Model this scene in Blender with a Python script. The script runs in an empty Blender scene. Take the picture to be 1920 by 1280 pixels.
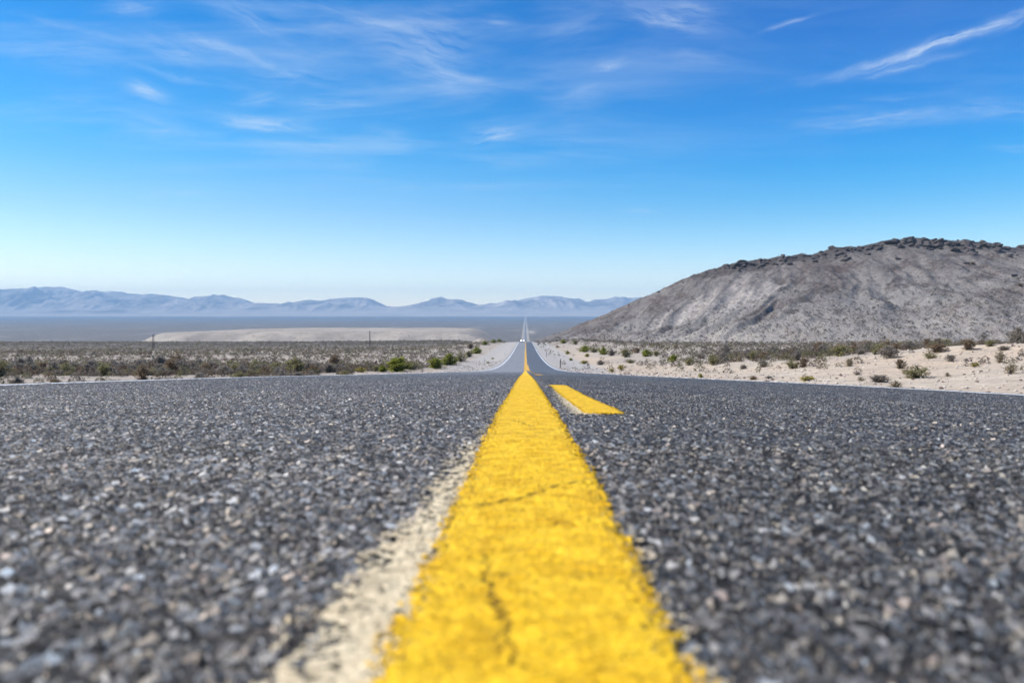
import bpy, math, random
import numpy as np
from mathutils import Vector, Matrix

C = bpy.context.scene.collection
sc = bpy.context.scene
rad = math.radians
PI = math.pi

# ------------------------------------------------------------------ camera
FPX = 1400.0                      # focal length in pixels of the 1920 px photograph
cd = bpy.data.cameras.new('camera')
cam = bpy.data.objects.new('camera', cd)
C.objects.link(cam)
cd.sensor_width = 36.0
cd.lens = FPX / 1920 * 36
cd.clip_start = 0.02
cd.clip_end = 60000
cam.location = (0, 0, 0)
cam.rotation_euler = (rad(90) - math.atan(48 / FPX), 0, math.atan(25 / FPX))
cd.dof.use_dof = True
cd.dof.focus_distance = 5.0
cd.dof.aperture_fstop = 4.9
cd.dof.aperture_blades = 9
sc.camera = cam

# ------------------------------------------------------------------ exposure
sc.view_settings.view_transform = 'Standard'
sc.view_settings.look = 'None'
sc.view_settings.exposure = 0.8
sc.view_settings.gamma = 1.0
sc.view_settings.use_curve_mapping = False
sc.render.engine = 'CYCLES'
sc.cycles.use_denoising = True
sc.cycles.max_bounces = 5
sc.cycles.diffuse_bounces = 2
sc.cycles.volume_bounces = 0
sc.cycles.transparent_max_bounces = 12
sc.cycles.use_adaptive_sampling = True
sc.cycles.adaptive_threshold = 0.01

# ------------------------------------------------------------------ node helper
class NT:
    def __init__(s, nt):
        s.nt = nt
    def n(s, typ, props=None, **inp):
        nd = s.nt.nodes.new(typ)
        for k, v in (props or {}).items():
            setattr(nd, k, v)
        for k, v in inp.items():
            key = int(k[1:]) if k[0] == '_' and k[1:].isdigit() else k.replace('_', ' ')
            s.set(nd.inputs[key], v)
        return nd
    def set(s, sock, v):
        if isinstance(v, bpy.types.NodeSocket):
            s.nt.links.new(v, sock)
        elif isinstance(v, bpy.types.Node):
            s.nt.links.new(v.outputs[0], sock)
        else:
            if hasattr(sock.default_value, '__len__') and hasattr(v, '__len__'):
                n_ = len(sock.default_value)
                v = tuple(v) + (1.0,) * (n_ - len(v)) if n_ > len(v) else tuple(v)[:n_]
            sock.default_value = v
    def m(s, op, a, b=0.0, c=0.0, clamp=False):
        nd = s.nt.nodes.new('ShaderNodeMath'); nd.operation = op; nd.use_clamp = clamp
        s.set(nd.inputs[0], a); s.set(nd.inputs[1], b); s.set(nd.inputs[2], c)
        return nd.outputs[0]
    def vm(s, op, a, b=(0, 0, 0)):
        nd = s.nt.nodes.new('ShaderNodeVectorMath'); nd.operation = op
        s.set(nd.inputs[0], a); s.set(nd.inputs[1], b)
        return nd.outputs[0]
    def mr(s, v, a, b, c=0.0, d=1.0, smooth=False):
        nd = s.nt.nodes.new('ShaderNodeMapRange')
        nd.interpolation_type = 'SMOOTHSTEP' if smooth else 'LINEAR'
        for i, x in enumerate((v, a, b, c, d)):
            s.set(nd.inputs[i], x)
        return nd.outputs[0]
    def mix(s, f, a, b, mode='MIX'):
        nd = s.nt.nodes.new('ShaderNodeMix'); nd.data_type = 'RGBA'; nd.blend_type = mode
        s.set(nd.inputs[0], f); s.set(nd.inputs[6], a); s.set(nd.inputs[7], b)
        return nd.outputs[2]
    def noise(s, vec, scale, detail=3.0, rough=0.55, dist=0.0, dim='3D'):
        nd = s.nt.nodes.new('ShaderNodeTexNoise'); nd.noise_dimensions = dim
        s.set(nd.inputs['Vector'], vec); s.set(nd.inputs['Scale'], scale)
        s.set(nd.inputs['Detail'], detail); s.set(nd.inputs['Roughness'], rough); s.set(nd.inputs['Distortion'], dist)
        return nd.outputs[0]
    def ramp(s, f, stops, interp='LINEAR'):
        nd = s.nt.nodes.new('ShaderNodeValToRGB'); cr = nd.color_ramp; cr.interpolation = interp
        while len(cr.elements) < len(stops):
            cr.elements.new(0.5)
        for e, (p, c) in zip(cr.elements, stops):
            e.position = p
            e.color = (c, c, c, 1) if not hasattr(c, '__len__') else (*c[:3], 1)
        s.set(nd.inputs[0], f)
        return nd.outputs[0]

# ------------------------------------------------------------------ world: sky with thin high cloud
SUN_AZ = rad(-82)                 # measured from +Y towards +X : sun to the left, a little behind the camera
SUN_EL = rad(46)
world = bpy.data.worlds.new('World')
sc.world = world
world.use_nodes = True
wn = world.node_tree
wn.nodes.clear()
W = NT(wn)
sky = W.n('ShaderNodeTexSky', dict(sky_type='NISHITA', sun_disc=False, sun_elevation=SUN_EL,
          sun_rotation=SUN_AZ, altitude=900.0, air_density=1.0, dust_density=0.35, ozone_density=2.6))
tc = W.n('ShaderNodeTexCoord').outputs['Generated']
sep = W.n('ShaderNodeSeparateXYZ', _0=tc)
dx, dy, dz = sep.outputs
dyc = W.m('MAXIMUM', W.m('ABSOLUTE', dy), 0.12)
az = W.m('DIVIDE', dx, dyc)       # tangent of azimuth
el = W.m('DIVIDE', dz, dyc)       # tangent of elevation
ae = W.n('ShaderNodeCombineXYZ', _0=az, _1=el, _2=0.0).outputs[0]
warp = W.n('ShaderNodeTexNoise', dict(noise_dimensions='2D'), Vector=ae, Scale=5.0, Detail=4.0, Roughness=0.6)
wv = W.vm('MULTIPLY', W.vm('SUBTRACT', warp.outputs['Color'], (0.5, 0.5, 0.5)), (0.05, 0.035, 0.0))
aw = W.vm('ADD', ae, wv)
def px_ae(px, py):
    return ((px - 985) / FPX, (592 - py) / FPX)
def streak(px, py, hl, hw, ang, amp, sc_noise=1.0, curve=0.0):
    """soft streak: centre in photo pixels turned into direction tangents, half length, half width, angle in degrees"""
    a0, e0 = px_ae(px, py)
    p = W.vm('SUBTRACT', aw, (a0, e0, 0))
    r = W.n('ShaderNodeVectorRotate', dict(rotation_type='Z_AXIS'), Vector=p, Angle=rad(-ang)).outputs[0]
    sp = W.n('ShaderNodeSeparateXYZ', _0=r)
    lx = W.m('DIVIDE', sp.outputs[0], hl / FPX)
    ly = W.m('DIVIDE', sp.outputs[1], hw * 1.25 / FPX)
    if curve:
        ly = W.m('SUBTRACT', ly, W.m('MULTIPLY', W.m('MULTIPLY', lx, lx), curve))
    q = W.m('ADD', W.m('MULTIPLY', lx, lx), W.m('MULTIPLY', ly, ly))
    g = W.m('POWER', 2.718, W.m('MULTIPLY', q, -1.6))
    cv = W.n('ShaderNodeCombineXYZ', _0=W.m('MULTIPLY', sp.outputs[0], 17.0 * sc_noise),
             _1=W.m('MULTIPLY', sp.outputs[1], 120.0 * sc_noise), _2=px * 0.013).outputs[0]
    nz = W.noise(cv, 1.0, 8.0, 0.70, 0.35)
    nz = W.mr(nz, 0.34, 0.70, 0.0, 1.30)
    return W.m('MULTIPLY', W.m('MULTIPLY', g, nz), amp)
S = [  # px, py, half length, half width, angle, amount
    (1745, 96, 235, 9.5, 20, 0.72, 1.0, 1.3), (1700, 135, 100, 7, 12, 0.34), (1880, 50, 60, 10, 32, 0.25),
    (1255, 42, 110, 17, -12, 0.42), (1290, 22, 80, 10, -8, 0.25), (1478, 50, 52, 4, 17, 0.40),
    (1640, 236, 170, 17, 7, 0.30), (1850, 215, 130, 20, 4, 0.22), (1880, 290, 60, 8, 2, 0.20), (1700, 190, 120, 7, 3, 0.12),
    (500, 240, 105, 12, -8, 0.50, 1.0, 0.5), (268, 172, 55, 13, -15, 0.50), (925, 258, 62, 18, 4, 0.48),
    (800, 95, 110, 55, -15, 0.36, 0.6), (850, 150, 60, 12, -14, 0.32), (490, 190, 50, 14, 15, 0.24),
    (330, 95, 120, 22, -16, 0.26, 0.8), (250, 18, 60, 12, 5, 0.30), (460, 30, 90, 20, -28, 0.22, 0.8),
    (120, 110, 150, 25, -8, 0.18, 0.7), (560, 145, 120, 26, -4, 0.22, 0.7), (310, 245, 110, 15, -12, 0.22),
    (720, 265, 60, 16, -6, 0.2), (1130, 125, 40, 10, 14, 0.26), (1075, 180, 45, 14, 18, 0.16), (1060, 60, 80, 40, 20, 0.14, 0.7),
    (325, 361, 80, 5, 0, 0.20), (1210, 388, 45, 5, -3, 0.22), (760, 355, 30, 4, 0, 0.10), (200, 205, 200, 40, -4, 0.14, 0.6),
    (640, 60, 260, 50, -10, 0.14, 0.5), (1290, 110, 110, 20, -10, 0.14), (935, 45, 30, 10, -8, 0.25), (1560, 215, 90, 6, 4, 0.1),
    (430, 95, 150, 9, -22, 0.30), (360, 150, 170, 8, -12, 0.20), (620, 200, 130, 10, -6, 0.20), (150, 60, 120, 8, -14, 0.18), (690, 40, 120, 9, -18, 0.20), (560, 275, 110, 8, -4, 0.16)]
tot = None
for s_ in S:
    g = streak(*s_)
    tot = g if tot is None else W.m('ADD', tot, g)
# a broad thin veil everywhere in the upper sky, mapped on a flat layer overhead
lay = W.n('ShaderNodeCombineXYZ', _0=W.m('DIVIDE', dx, W.m('MAXIMUM', dz, 0.04)),
          _1=W.m('MULTIPLY', W.m('DIVIDE', dy, W.m('MAXIMUM', dz, 0.04)), 0.8), _2=3.7).outputs[0]
v1 = W.noise(W.n('ShaderNodeMapping', Vector=lay, Rotation=(0, 0, rad(28)), Scale=(0.55, 1.5, 1)).outputs[0], 1.3, 7.0, 0.6, 0.4)
veil = W.m('MULTIPLY', W.mr(v1, 0.44, 0.80, 0, 0.36, True), W.mr(dz, 0.10, 0.26, 0, 1, True))
veil = W.m('MULTIPLY', veil, W.mr(az, -0.1, 0.35, 1.0, 0.25, True))
cl = W.m('MINIMUM', W.m('ADD', tot, veil), 0.92)
hs = W.n('ShaderNodeHueSaturation', Hue=0.497, Saturation=1.22, Value=1.0, Color=sky.outputs[0])
# deeper, more saturated blue overhead and away from the sun, pale at the horizon
tint = W.ramp(dz, [(0.0, (.82, .72, .60)), (.06, (.64, .57, .52)), (.13, (.40, .455, .475)), (.21, (.13, .40, .485)), (.34, (.0, .308, .46)), (.6, (.0, .28, .445))])
tint = W.vm('MULTIPLY', tint, (2.0, 2.0, 2.0))
side = W.m('MULTIPLY', W.mr(dx, -0.35, 0.5, 0, 1, True), W.mr(dz, 0.02, 0.25, 0, 1, True))
tint = W.vm('MULTIPLY', tint, W.mix(side, (1.05, 1.02, 1.0), (.0, .86, 1.06)))
skyc = W.mix(1.0, hs.outputs[0], tint, 'MULTIPLY')
col = W.mix(cl, skyc, (4.3, 5.0, 5.8))
bg = W.n('ShaderNodeBackground', Color=col, Strength=0.1)
W.n('ShaderNodeOutputWorld', Surface=bg)

# ------------------------------------------------------------------ sun
sl = bpy.data.lights.new('sun', 'SUN')
sl.energy = 4.2
sl.angle = rad(0.53)
sl.color = (1.0, 0.955, 0.89)
sun = bpy.data.objects.new('sun', sl)
C.objects.link(sun)
sd = Vector((math.sin(SUN_AZ) * math.cos(SUN_EL), math.cos(SUN_AZ) * math.cos(SUN_EL), math.sin(SUN_EL)))
sun.rotation_euler = sd.to_track_quat('Z', 'Y').to_euler()
sun.location = sd * 50

# ------------------------------------------------------------------ numeric helpers
def ss(a, b, x):
    t = np.clip((np.asarray(x, float) - a) / (b - a), 0, 1)
    return t * t * (3 - 2 * t)
def pchip(xs, ys):
    xs = np.array(xs, float); ys = np.array(ys, float)
    h = np.diff(xs); d = np.diff(ys) / h
    m = np.zeros(len(xs)); m[0] = d[0]; m[-1] = d[-1]
    for i in range(1, len(xs) - 1):
        if d[i - 1] * d[i] > 0:
            w1 = 2 * h[i] + h[i - 1]; w2 = h[i] + 2 * h[i - 1]
            m[i] = (w1 + w2) / (w1 / d[i - 1] + w2 / d[i])
    def f(x):
        x = np.asarray(x, float)
        i = np.clip(np.searchsorted(xs, x) - 1, 0, len(h) - 1)
        xc = np.clip(x, xs[0], xs[-1])
        t = (xc - xs[i]) / h[i]
        r = ((1 + 2 * t) * (1 - t) ** 2 * ys[i] + t * (1 - t) ** 2 * h[i] * m[i]
             + t * t * (3 - 2 * t) * ys[i + 1] + t * t * (t - 1) * h[i] * m[i + 1])
        return r + np.where(x < xs[0], (x - xs[0]) * m[0], 0) + np.where(x > xs[-1], (x - xs[-1]) * m[-1], 0)
    return f
def hash2(i, j, s):
    n = (i.astype(np.int64) * 374761393 + j.astype(np.int64) * 668265263 + s * 2147483647 // 7 * 31 + s * 97) & 0xffffffff
    n = ((n ^ (n >> 13)) * 1274126177) & 0xffffffff
    n = (n ^ (n >> 16)) & 0xffffffff
    return n / 4294967295.0
def vnoise(x, y, s=0):
    x = np.asarray(x, float); y = np.asarray(y, float)
    i = np.floor(x); j = np.floor(y)
    u = x - i; v = y - j
    u = u * u * u * (u * (u * 6 - 15) + 10); v = v * v * v * (v * (v * 6 - 15) + 10)
    a = hash2(i, j, s); b = hash2(i + 1, j, s); c = hash2(i, j + 1, s); d = hash2(i + 1, j + 1, s)
    return (a * (1 - u) + b * u) * (1 - v) + (c * (1 - u) + d * u) * v
def fbm(x, y, s=0, o=4, g=0.5):
    r = 0; a = 1; t = 0
    for k in range(o):
        r = r + a * (vnoise(x * 2 ** k + k * 17.3, y * 2 ** k - k * 9.1, s + k) * 2 - 1); t += a; a *= g
    return r / t
def ridged(x, y, s=0, o=5, g=0.5):
    r = 0; a = 1; t = 0
    for k in range(o):
        r = r + a * (1 - np.abs(vnoise(x * 2 ** k + k * 31.7, y * 2 ** k + k * 11.9, s + k) * 2 - 1)); t += a; a *= g
    return r / t

# road profile: distance along the road, height (camera at height 0)
PR = pchip([-30, -5, 0, .3, .6, 1.0, 1.8, 3.3, 4.7, 8, 11, 16.5, 34.8, 60, 88, 124, 178, 240, 288, 350, 430, 600, 1000, 1500,
            2000, 2300, 3050, 4500, 5600, 7500, 9500, 12000, 14000],
           [.6, -.02, -.158, -.170, -.184, -.205, -.249, -.352, -.440, -.668, -.885, -1.29, -2.62, -4.42, -6.2, -7.9, -9.66, -11.1,
            -11.95, -13.1, -14.95, -23.5, -43, -59, -68.5, -70, -64, -58, -53, -46.5, -33, -10, 40])
PL = pchip([-30, -5, 0, 3.3, 11, 34.8, 60, 88, 124, 178, 240, 320, 400, 550, 650, 800, 1000, 1500, 2000, 2300, 3050, 4500, 5600, 7500, 9500, 12000, 14000],
           [.6, -.02, -.158, -.352, -.885, -2.62, -4.42, -6.2, -7.9, -9.66, -11.5, -14.0, -16.4, -18.9, -20.9, -30, -43, -59,
            -68.5, -70, -64, -58, -53, -46.5, -33, -10, 40])
PAVE = 3.98
def road_z(x, y):
    """height of the tarmac: left lane level, right lane falling away a little"""
    x = np.asarray(x, float)
    return PR(y) - 0.024 * np.maximum(x - 0.12, 0) * ss(0.6, 4, y) - 0.004 * np.maximum(-x, 0)
MESA_X = [-540, -512, -491, -430, -361, -275, -204, -160, -90, -32, 0]
MESA_Z = [-40, -35, -23.4, -21.8, -20.8, -21.0, -21.2, -20.4, -21.6, -24.6, -26]
def ground_z(x, y, fine=True):
    x = np.asarray(x, float); y = np.asarray(y, float)
    ax = np.abs(x)
    wl = np.maximum(1 - ss(-60, -14, x), ss(15, 60, x))
    z = PR(y) * (1 - wl) + PL(y) * wl - 0.024 * np.clip(x - 0.12, 0, 5) * ss(0.6, 4, y) * (1 - ss(300, 600, y))
    z = z - 0.10 - 0.22 * ss(4.3, 8.5, ax) * (1 - ss(350, 800, y)) + 0.06 * ss(3.95, 4.15, ax)
    z = z - 0.008 * np.clip(-x - 20, 0, 210) * ss(90, 400, y) * (1 - ss(700, 1500, y))
    z = z - 0.85 * ss(4.3, 7.5, -x) * (1 - ss(26, 46, y)) * ss(2, 8, y)
    rise = (2.1 * ss(9, 33, x) + 0.008 * np.clip(x - 33, 0, 400)) * ss(8, 48, y) * (1 - ss(600, 1000, y))
    z = z + rise
    if fine:
        z = z + 0.10 * fbm(x / 2.2, y / 2.2, 3) * ss(5, 9, ax) * (1 - ss(60, 200, y))
        z = z + np.where(x > 0, .22, .40) * fbm(x / 23, y / 23, 9) * ss(12, 40, ax) * (1 - ss(600, 900, y))
        z = z + 3.0 * fbm(x / 400, y / 600, 12) * ss(60, 300, ax) * ss(1500, 3000, y)
    # pale graded bank left of the road, far side of the dip
    top = np.interp(x, MESA_X, MESA_Z) + 0.5 * fbm(x / 30, y / 30, 5)
    mk = ss(-545, -490, x) * (1 - ss(-92, -11, x)) * ss(900, 1010, y + 22 * fbm(x / 55, x * 0, 6)) * (1 - ss(1300, 1500, y))
    z = z * (1 - mk) + top * mk
    # spoil heap beside the crest
    d2 = ((x + 26.5) / 5.2) ** 2 + ((y - 452) / 6.0) ** 2
    z = z + 2.6 * (1 - ss(0.25, 1.5, np.sqrt(d2)))
    # low berm on the right where the bare sand meets the scrub
    bx = 24 + 6 * np.sin(y / 17.0)
    z = z + 0.22 * np.exp(-((x - bx) / 2.4) ** 2) * ss(25, 40, y) * (1 - ss(90, 120, y))
    return z

camR = np.array(cam.rotation_euler.to_matrix())
def pix_dir(px, py):
    v = camR @ np.array([(px - 960) / FPX, -(py - 640) / FPX, -1.0])
    return v / v[1]
def hit(px, py, dmin=6.0, dmax=900):
    """where the sight line through a photo pixel meets the ground (used only to find distances)"""
    v = pix_dir(px, py)
    d = np.geomspace(dmin, dmax, 1500)
    g = ground_z(v[0] * d, d)
    w = np.where(v[2] * d <= g)[0]
    i = w[0] if len(w) else int(np.argmin(v[2] * d - g))
    return float(v[0] * d[i]), float(d[i])

# ------------------------------------------------------------------ mesh helpers
def add_attr(me, name, arr):
    a = me.attributes.new(name, 'FLOAT', 'POINT')
    a.data.foreach_set('value', np.asarray(arr, np.float32).ravel())
def raw_mesh(name, co, faces, nv=4, mats=(), smooth=True, midx=None, attrs=None):
    me = bpy.data.meshes.new(name)
    co = np.asarray(co, np.float32); faces = np.asarray(faces, np.int32)
    me.vertices.add(len(co)); me.vertices.foreach_set('co', co.ravel())
    nf = len(faces)
    me.loops.add(nf * nv); me.loops.foreach_set('vertex_index', faces.ravel())
    me.polygons.add(nf)
    me.polygons.foreach_set('loop_start', np.arange(0, nf * nv, nv, dtype=np.int32))
    me.polygons.foreach_set('loop_total', np.full(nf, nv, np.int32))
    if midx is not None:
        me.polygons.foreach_set('material_index', np.asarray(midx, np.int32))
    me.update(calc_edges=True)
    me.polygons.foreach_set('use_smooth', np.full(nf, smooth, bool))
    for m in mats:
        me.materials.append(m)
    for k, v in (attrs or {}).items():
        add_attr(me, k, v)
    return me
def grid_faces(nr, ncol, off=0):
    i = np.arange(nr - 1)[:, None] * ncol + np.arange(ncol - 1)[None, :]
    i = i.ravel() + off
    return np.stack([i, i + 1, i + ncol + 1, i + ncol], 1)
def link(name, me, parent=None):
    o = bpy.data.objects.new(name, me)
    C.objects.link(o)
    if parent is not None:
        o.parent = parent
    return o
def tag(o, label=None, cat=None, group=None, kind=None):
    for k, v in (('label', label), ('category', cat), ('group', group), ('kind', kind)):
        if v:
            o[k] = v
    return o
def empty(name, loc, rz=0.0):
    o = bpy.data.objects.new(name, None)
    C.objects.link(o); o.location = loc; o.rotation_euler = (0, 0, rz); o.empty_display_size = 0.2
    return o
def copy_tree(o, parent=None):
    c = o.copy(); C.objects.link(c)
    if parent is not None:
        c.parent = parent
    for ch in o.children:
        copy_tree(ch, c)
    return c

def newmat(name):
    m = bpy.data.materials.new(name); m.use_nodes = True
    m.node_tree.nodes.clear()
    return m, NT(m.node_tree)
def principled(T, **kw):
    b = T.n('ShaderNodeBsdfPrincipled')
    for k, v in kw.items():
        T.set(b.inputs[k.replace('_', ' ')], v)
    T.n('ShaderNodeOutputMaterial', Surface=b)
    return b
def out_node(T):
    return [n for n in T.nt.nodes if n.type == 'OUTPUT_MATERIAL'][0]
def simple(name, col, rough=0.7, metal=0.0, var=0.15, scale=8.0, spec=0.3):
    m, T = newmat(name)
    g = T.n('ShaderNodeTexCoord').outputs['Object']
    nz = T.noise(g, scale, 4.0, 0.6)
    f = T.mr(nz, 0.3, 0.7, 1 - var, 1 + var)
    c = T.mix(1.0, (*col, 1), T.n('ShaderNodeCombineColor', _0=f, _1=f, _2=f).outputs[0], 'MULTIPLY')
    b = principled(T, Base_Color=c, Roughness=rough, Metallic=metal)
    b.inputs['Specular IOR Level'].default_value = spec
    return m

# ------------------------------------------------------------------ aggregate (stone chip) node group pieces
def aggregate(T, scale=118.0):
    """returns coordinates, stone height 0..1, per-stone random value and colour vector"""
    g = T.n('ShaderNodeNewGeometry').outputs['Position']
    sp = T.n('ShaderNodeSeparateXYZ', _0=g)
    p2 = T.n('ShaderNodeCombineXYZ', _0=sp.outputs[0], _1=sp.outputs[1], _2=0.0).outputs[0]
    wn_ = T.n('ShaderNodeTexNoise', dict(noise_dimensions='2D'), Vector=p2, Scale=210.0, Detail=4.0, Roughness=0.75)
    w = T.vm('MULTIPLY', T.vm('SUBTRACT', wn_.outputs['Color'], (.5, .5, .5)), (.0072, .0072, 0))
    pw = T.vm('ADD', p2, w)
    def layer(sc_):
        v = T.n('ShaderNodeTexVoronoi', dict(voronoi_dimensions='2D', feature='F1'), Vector=pw, Scale=sc_, Randomness=1.0)
        e = T.n('ShaderNodeTexVoronoi', dict(voronoi_dimensions='2D', feature='DISTANCE_TO_EDGE'), Vector=pw, Scale=sc_, Randomness=1.0)
        q = T.n('ShaderNodeSeparateColor', _0=v.outputs['Color']).outputs
        # broken chips: flat, each tilted its own way
        off = T.n('ShaderNodeSeparateXYZ', _0=T.vm('SUBTRACT', pw, v.outputs['Position'])).outputs
        tilt = T.m('ADD', T.m('MULTIPLY', off[0], T.m('MULTIPLY', T.m('SUBTRACT', q[2], .5), sc_ * 1.1)),
                   T.m('MULTIPLY', off[1], T.m('MULTIPLY', T.m('SUBTRACT', q[1], .5), sc_ * 1.1)))
        ed_ = T.mr(e.outputs['Distance'], 0.015, 0.15, 0, 1, True)
        h_ = T.m('MULTIPLY', ed_, T.m('ADD', T.m('ADD', T.m('MULTIPLY', q[0], .62), .22), tilt), clamp=True)
        return h_, q, ed_
    ha, qa, ea = layer(scale * 1.75)
    hb, qb, eb = layer(scale * .98)
    big = T.m('MULTIPLY', T.m('GREATER_THAN', qb[0], .52), T.m('GREATER_THAN', eb, .3))
    def sel(x_, y_):
        return T.m('ADD', T.m('MULTIPLY', x_, T.m('SUBTRACT', 1.0, big)), T.m('MULTIPLY', y_, big))
    h = sel(T.m('MULTIPLY', ha, .8), hb)
    ed = sel(ea, eb)
    r1, r2, r3 = sel(qa[0], qb[0]), sel(qa[1], qb[1]), sel(qa[2], qb[2])
    return sp, p2, h, (r1, r2, r3), ed

def road_material():
    m, T = newmat('chip_seal_asphalt')
    sp, p2, h, (r1, r2, r3), ed = aggregate(T)
    x, y = sp.outputs[0], sp.outputs[1]
    # individual stone colours
    tone = T.ramp(r2, [(0.0, (.012, .012, .013)), (.24, (.036, .036, .038)), (.44, (.080, .080, .081)), (.64, (.146, .143, .139)),
                       (.84, (.235, .230, .22)), (.96, (.37, .355, .33)), (1.0, (.68, .66, .61))])
    hue = T.ramp(r3, [(0.0, (.86, .97, 1.06)), (.45, (1, 1, 1.0)), (.74, (1.0, .98, .94)), (.90, (1.12, 1.01, .84)), (1.0, (1.14, .97, .90))])
    c = T.mix(1.0, tone, hue, 'MULTIPLY')
    grit = T.noise(p2, 650.0, 4.0, 0.75, 0, '2D')
    c = T.mix(1.0, c, T.ramp(grit, [(.32, .45), (.68, 1.55)]), 'MULTIPLY')
    gap = T.mr(ed, 0.1, 0.85, 0, 1)
    c = T.mix(gap, (.008, .008, .010), c)
    # further off single stones are lost: blend towards a clumped mean, lane by lane
    cl = T.noise(p2, 34.0, 3.0, 0.65, 0, '2D')
    cl2 = T.noise(T.n('ShaderNodeMapping', Vector=p2, Scale=(1.0, 0.06, 1)).outputs[0], 1.3, 4.0, 0.6, 0, '2D')
    lane = T.mr(x, 0.02, 0.30, 0, 1, True)
    far = T.mr(y, 10, 45, 0, 1, True)
    mean = T.mix(lane, (.150, .147, .146), T.mix(far, (.120, .120, .124), (.084, .086, .092)))
    mean = T.mix(1.0, mean, T.ramp(cl, [(.25, .62), (.75, 1.42)]), 'MULTIPLY')
    mean = T.mix(1.0, mean, T.ramp(cl2, [(.25, .90), (.75, 1.1)]), 'MULTIPLY')
    mean = T.mix(1.0, mean, T.mix(T.mr(y, 20, 60), (1, 1, 1), (1.0, 1.0, 1.0)), 'MULTIPLY')
    c = T.mix(T.mr(y, 12.0, 48.0, 0.0, 1.0, True), c, mean)
    c = T.mix(1.0, c, T.mix(lane, (1.26, 1.235, 1.22), (.99, .975, .96)), 'MULTIPLY')
    c = T.mix(1.0, c, T.ramp(T.noise(p2, 3.2, 4.0, .65, 0, '2D'), [(.3, .84), (.7, 1.14)]), 'MULTIPLY')
    cf = T.noise(T.n('ShaderNodeMapping', Vector=p2, Scale=(1.0, .16, 1)).outputs[0], 52.0, 3.0, .7, 0, '2D')
    cfm = T.mix(T.m('MULTIPLY', T.mr(y, 2.5, 7.0, 0, 1, True), T.mr(y, 25, 60, 1, 0)), (1, 1, 1), T.ramp(cf, [(.33, .42), (.5, .95), (.68, 1.75)]))
    c = T.mix(1.0, c, cfm, 'MULTIPLY')
    # wheel path polish and pale dusty edges
    edge = T.m('ABSOLUTE', x)
    dust = T.m('MULTIPLY', T.mr(edge, 3.7, 4.0, 0, 0.55), T.mr(cl, .35, .6))
    c = T.mix(dust, c, (.36, .33, .29))
    b = principled(T, Base_Color=c, Roughness=T.mr(r1, 0, 1, 0.28, 0.8))
    b.inputs['Specular IOR Level'].default_value = 0.32
    big = T.noise(p2, 26.0, 3.0, 0.6, 0, '2D')
    hh = T.m('ADD', T.m('MULTIPLY', T.m('SUBTRACT', h, 1.0), 0.0082), T.m('MULTIPLY', T.m('SUBTRACT', big, 0.62), 0.004))
    hh = T.m('ADD', hh, T.m('MULTIPLY', grit, .0011))
    hh = T.m('MULTIPLY', hh, T.mr(y, 18, 60, 1.0, 0.15))
    disp = T.n('ShaderNodeDisplacement', Height=hh, Midlevel=0.0, Scale=1.0)
    T.nt.links.new(disp.outputs[0], out_node(T).inputs['Displacement'])
    m.displacement_method = 'BOTH'
    return m

def seg_dist(T, pv, a, b):
    """distance to a segment, 2D, from nodes"""
    ax, ay = a; bx_, by_ = b
    L = math.hypot(bx_ - ax, by_ - ay); ux, uy = (bx_ - ax) / L, (by_ - ay) / L
    s = T.n('ShaderNodeSeparateXYZ', _0=pv)
    X = T.m('SUBTRACT', s.outputs[0], ax); Y = T.m('SUBTRACT', s.outputs[1], ay)
    t = T.m('MINIMUM', T.m('MAXIMUM', T.m('ADD', T.m('MULTIPLY', X, ux), T.m('MULTIPLY', Y, uy)), 0.0), L)
    ex = T.m('SUBTRACT', X, T.m('MULTIPLY', t, ux)); ey = T.m('SUBTRACT', Y, T.m('MULTIPLY', t, uy))
    return T.m('SQRT', T.m('ADD', T.m('MULTIPLY', ex, ex), T.m('MULTIPLY', ey, ey)))

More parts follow.
